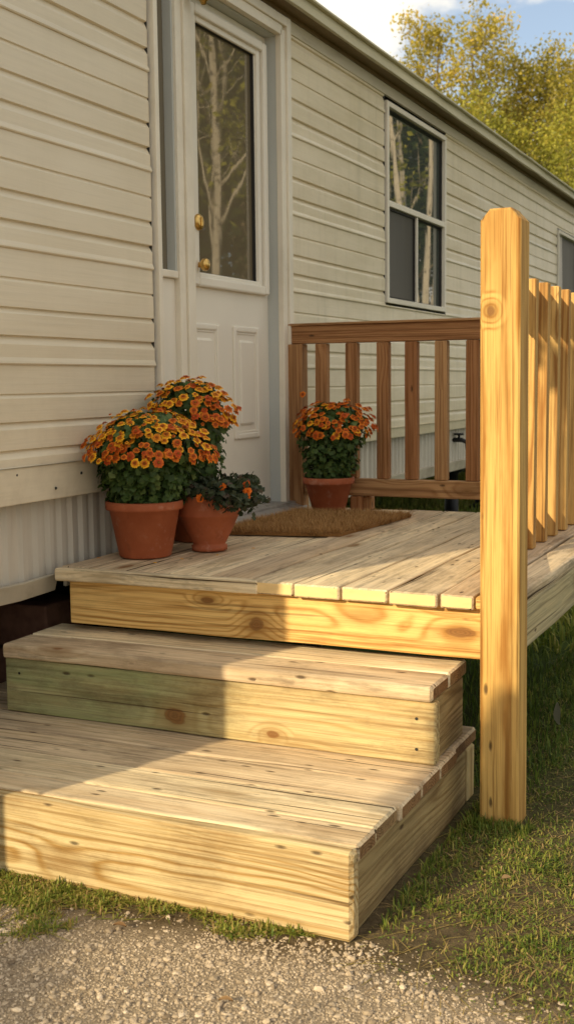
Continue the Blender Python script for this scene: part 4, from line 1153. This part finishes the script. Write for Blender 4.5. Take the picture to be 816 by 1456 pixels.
bp = uu * (rg.uniform(0, 1, nb) ** .33)[:, None] * np.array([.09, .10, .19]) + np.array([bx_, by_, bz])
V, F, b = leaves_np(bp, uu + rg.normal(scale=.5, size=(nb, 3)), rg.uniform(.025, .05, nb), rg.uniform(0, 1, nb), False, .6); mesh_np('foliage', V, F, M['mumleaf'], b, parent=hb)

# ------------------------------------------------------------------ sky, sun, camera
w = bpy.data.worlds.new('World'); scene.world = w; w.use_nodes = True
nt = w.node_tree; nt.nodes.clear()
def wn(t_, **k):
    n_ = nt.nodes.new(t_)
    for a_, b_ in k.items(): setattr(n_, a_, b_)
    return n_
sky = wn('ShaderNodeTexSky', sky_type='NISHITA'); sky.sun_disc = False; sky.sun_elevation = EL; sky.sun_rotation = math.pi + AZ
sky.air_density = 1.0; sky.dust_density = 1.2; sky.ozone_density = 1.2
bg = wn('ShaderNodeBackground'); bg.inputs[1].default_value = .15; nt.links.new(sky.outputs[0], bg.inputs[0])
tc_ = wn('ShaderNodeTexCoord'); mp = wn('ShaderNodeMapping'); mp.inputs['Scale'].default_value = (1, 1, 2.0); mp.inputs['Location'].default_value = (5.65, 3.2, 1.9)
nt.links.new(tc_.outputs['Generated'], mp.inputs[0])
nz_ = wn('ShaderNodeTexNoise'); nz_.inputs['Scale'].default_value = 3.1; nz_.inputs['Detail'].default_value = 7; nz_.inputs['Roughness'].default_value = .55
nt.links.new(mp.outputs[0], nz_.inputs['Vector'])
mr = wn('ShaderNodeMapRange', interpolation_type='SMOOTHSTEP'); nt.links.new(nz_.outputs[0], mr.inputs[0]); mr.inputs[1].default_value = .45; mr.inputs[2].default_value = .53; mr.inputs[3].default_value = .14
bg2 = wn('ShaderNodeBackground'); bg2.inputs[0].default_value = (1, .93, .80, 1); bg2.inputs[1].default_value = 1.25
mx = wn('ShaderNodeMixShader'); nt.links.new(mr.outputs[0], mx.inputs[0]); nt.links.new(bg.outputs[0], mx.inputs[1]); nt.links.new(bg2.outputs[0], mx.inputs[2])
ow = wn('ShaderNodeOutputWorld'); nt.links.new(mx.outputs[0], ow.inputs[0])

sl = bpy.data.lights.new('sun', 'SUN'); sl.energy = 5.0; sl.angle = R(.6); sl.color = (1, .82, .52)
so = bpy.data.objects.new('sun', sl); col.objects.link(so)
so.rotation_euler = Vector((math.sin(AZ) * math.cos(EL), math.cos(AZ) * math.cos(EL), -math.sin(EL))).to_track_quat('-Z', 'Y').to_euler()

cam = bpy.data.cameras.new('camera'); co = bpy.data.objects.new('camera', cam); col.objects.link(co)
yaw, pit, rol, f = .431861887, .110796457, -.0111753075, 1661.75608
cam.sensor_fit = 'VERTICAL'; cam.sensor_height = 36; cam.lens = f / 1456 * 36; cam.clip_end = 1000; cam.clip_start = .05
fw = Vector((-math.sin(yaw), math.cos(yaw), 0)); rt = Vector((math.cos(yaw), math.sin(yaw), 0)); up = Vector((0, 0, 1))
fw2 = fw * math.cos(pit) - up * math.sin(pit); up2 = up * math.cos(pit) + fw * math.sin(pit)
r2_ = rt * math.cos(rol) + up2 * math.sin(rol); u2 = -rt * math.sin(rol) + up2 * math.cos(rol)
mtx = Matrix((r2_, u2, -fw2)).transposed().to_4x4(); mtx.translation = (2.04, 0, 1.1)
co.matrix_world = mtx
cam.dof.use_dof = True; cam.dof.focus_distance = 3.1; cam.dof.aperture_fstop = 7.1
scene.camera = co
scene.view_settings.view_transform = 'Standard'; scene.view_settings.look = 'None'; scene.view_settings.exposure = 0
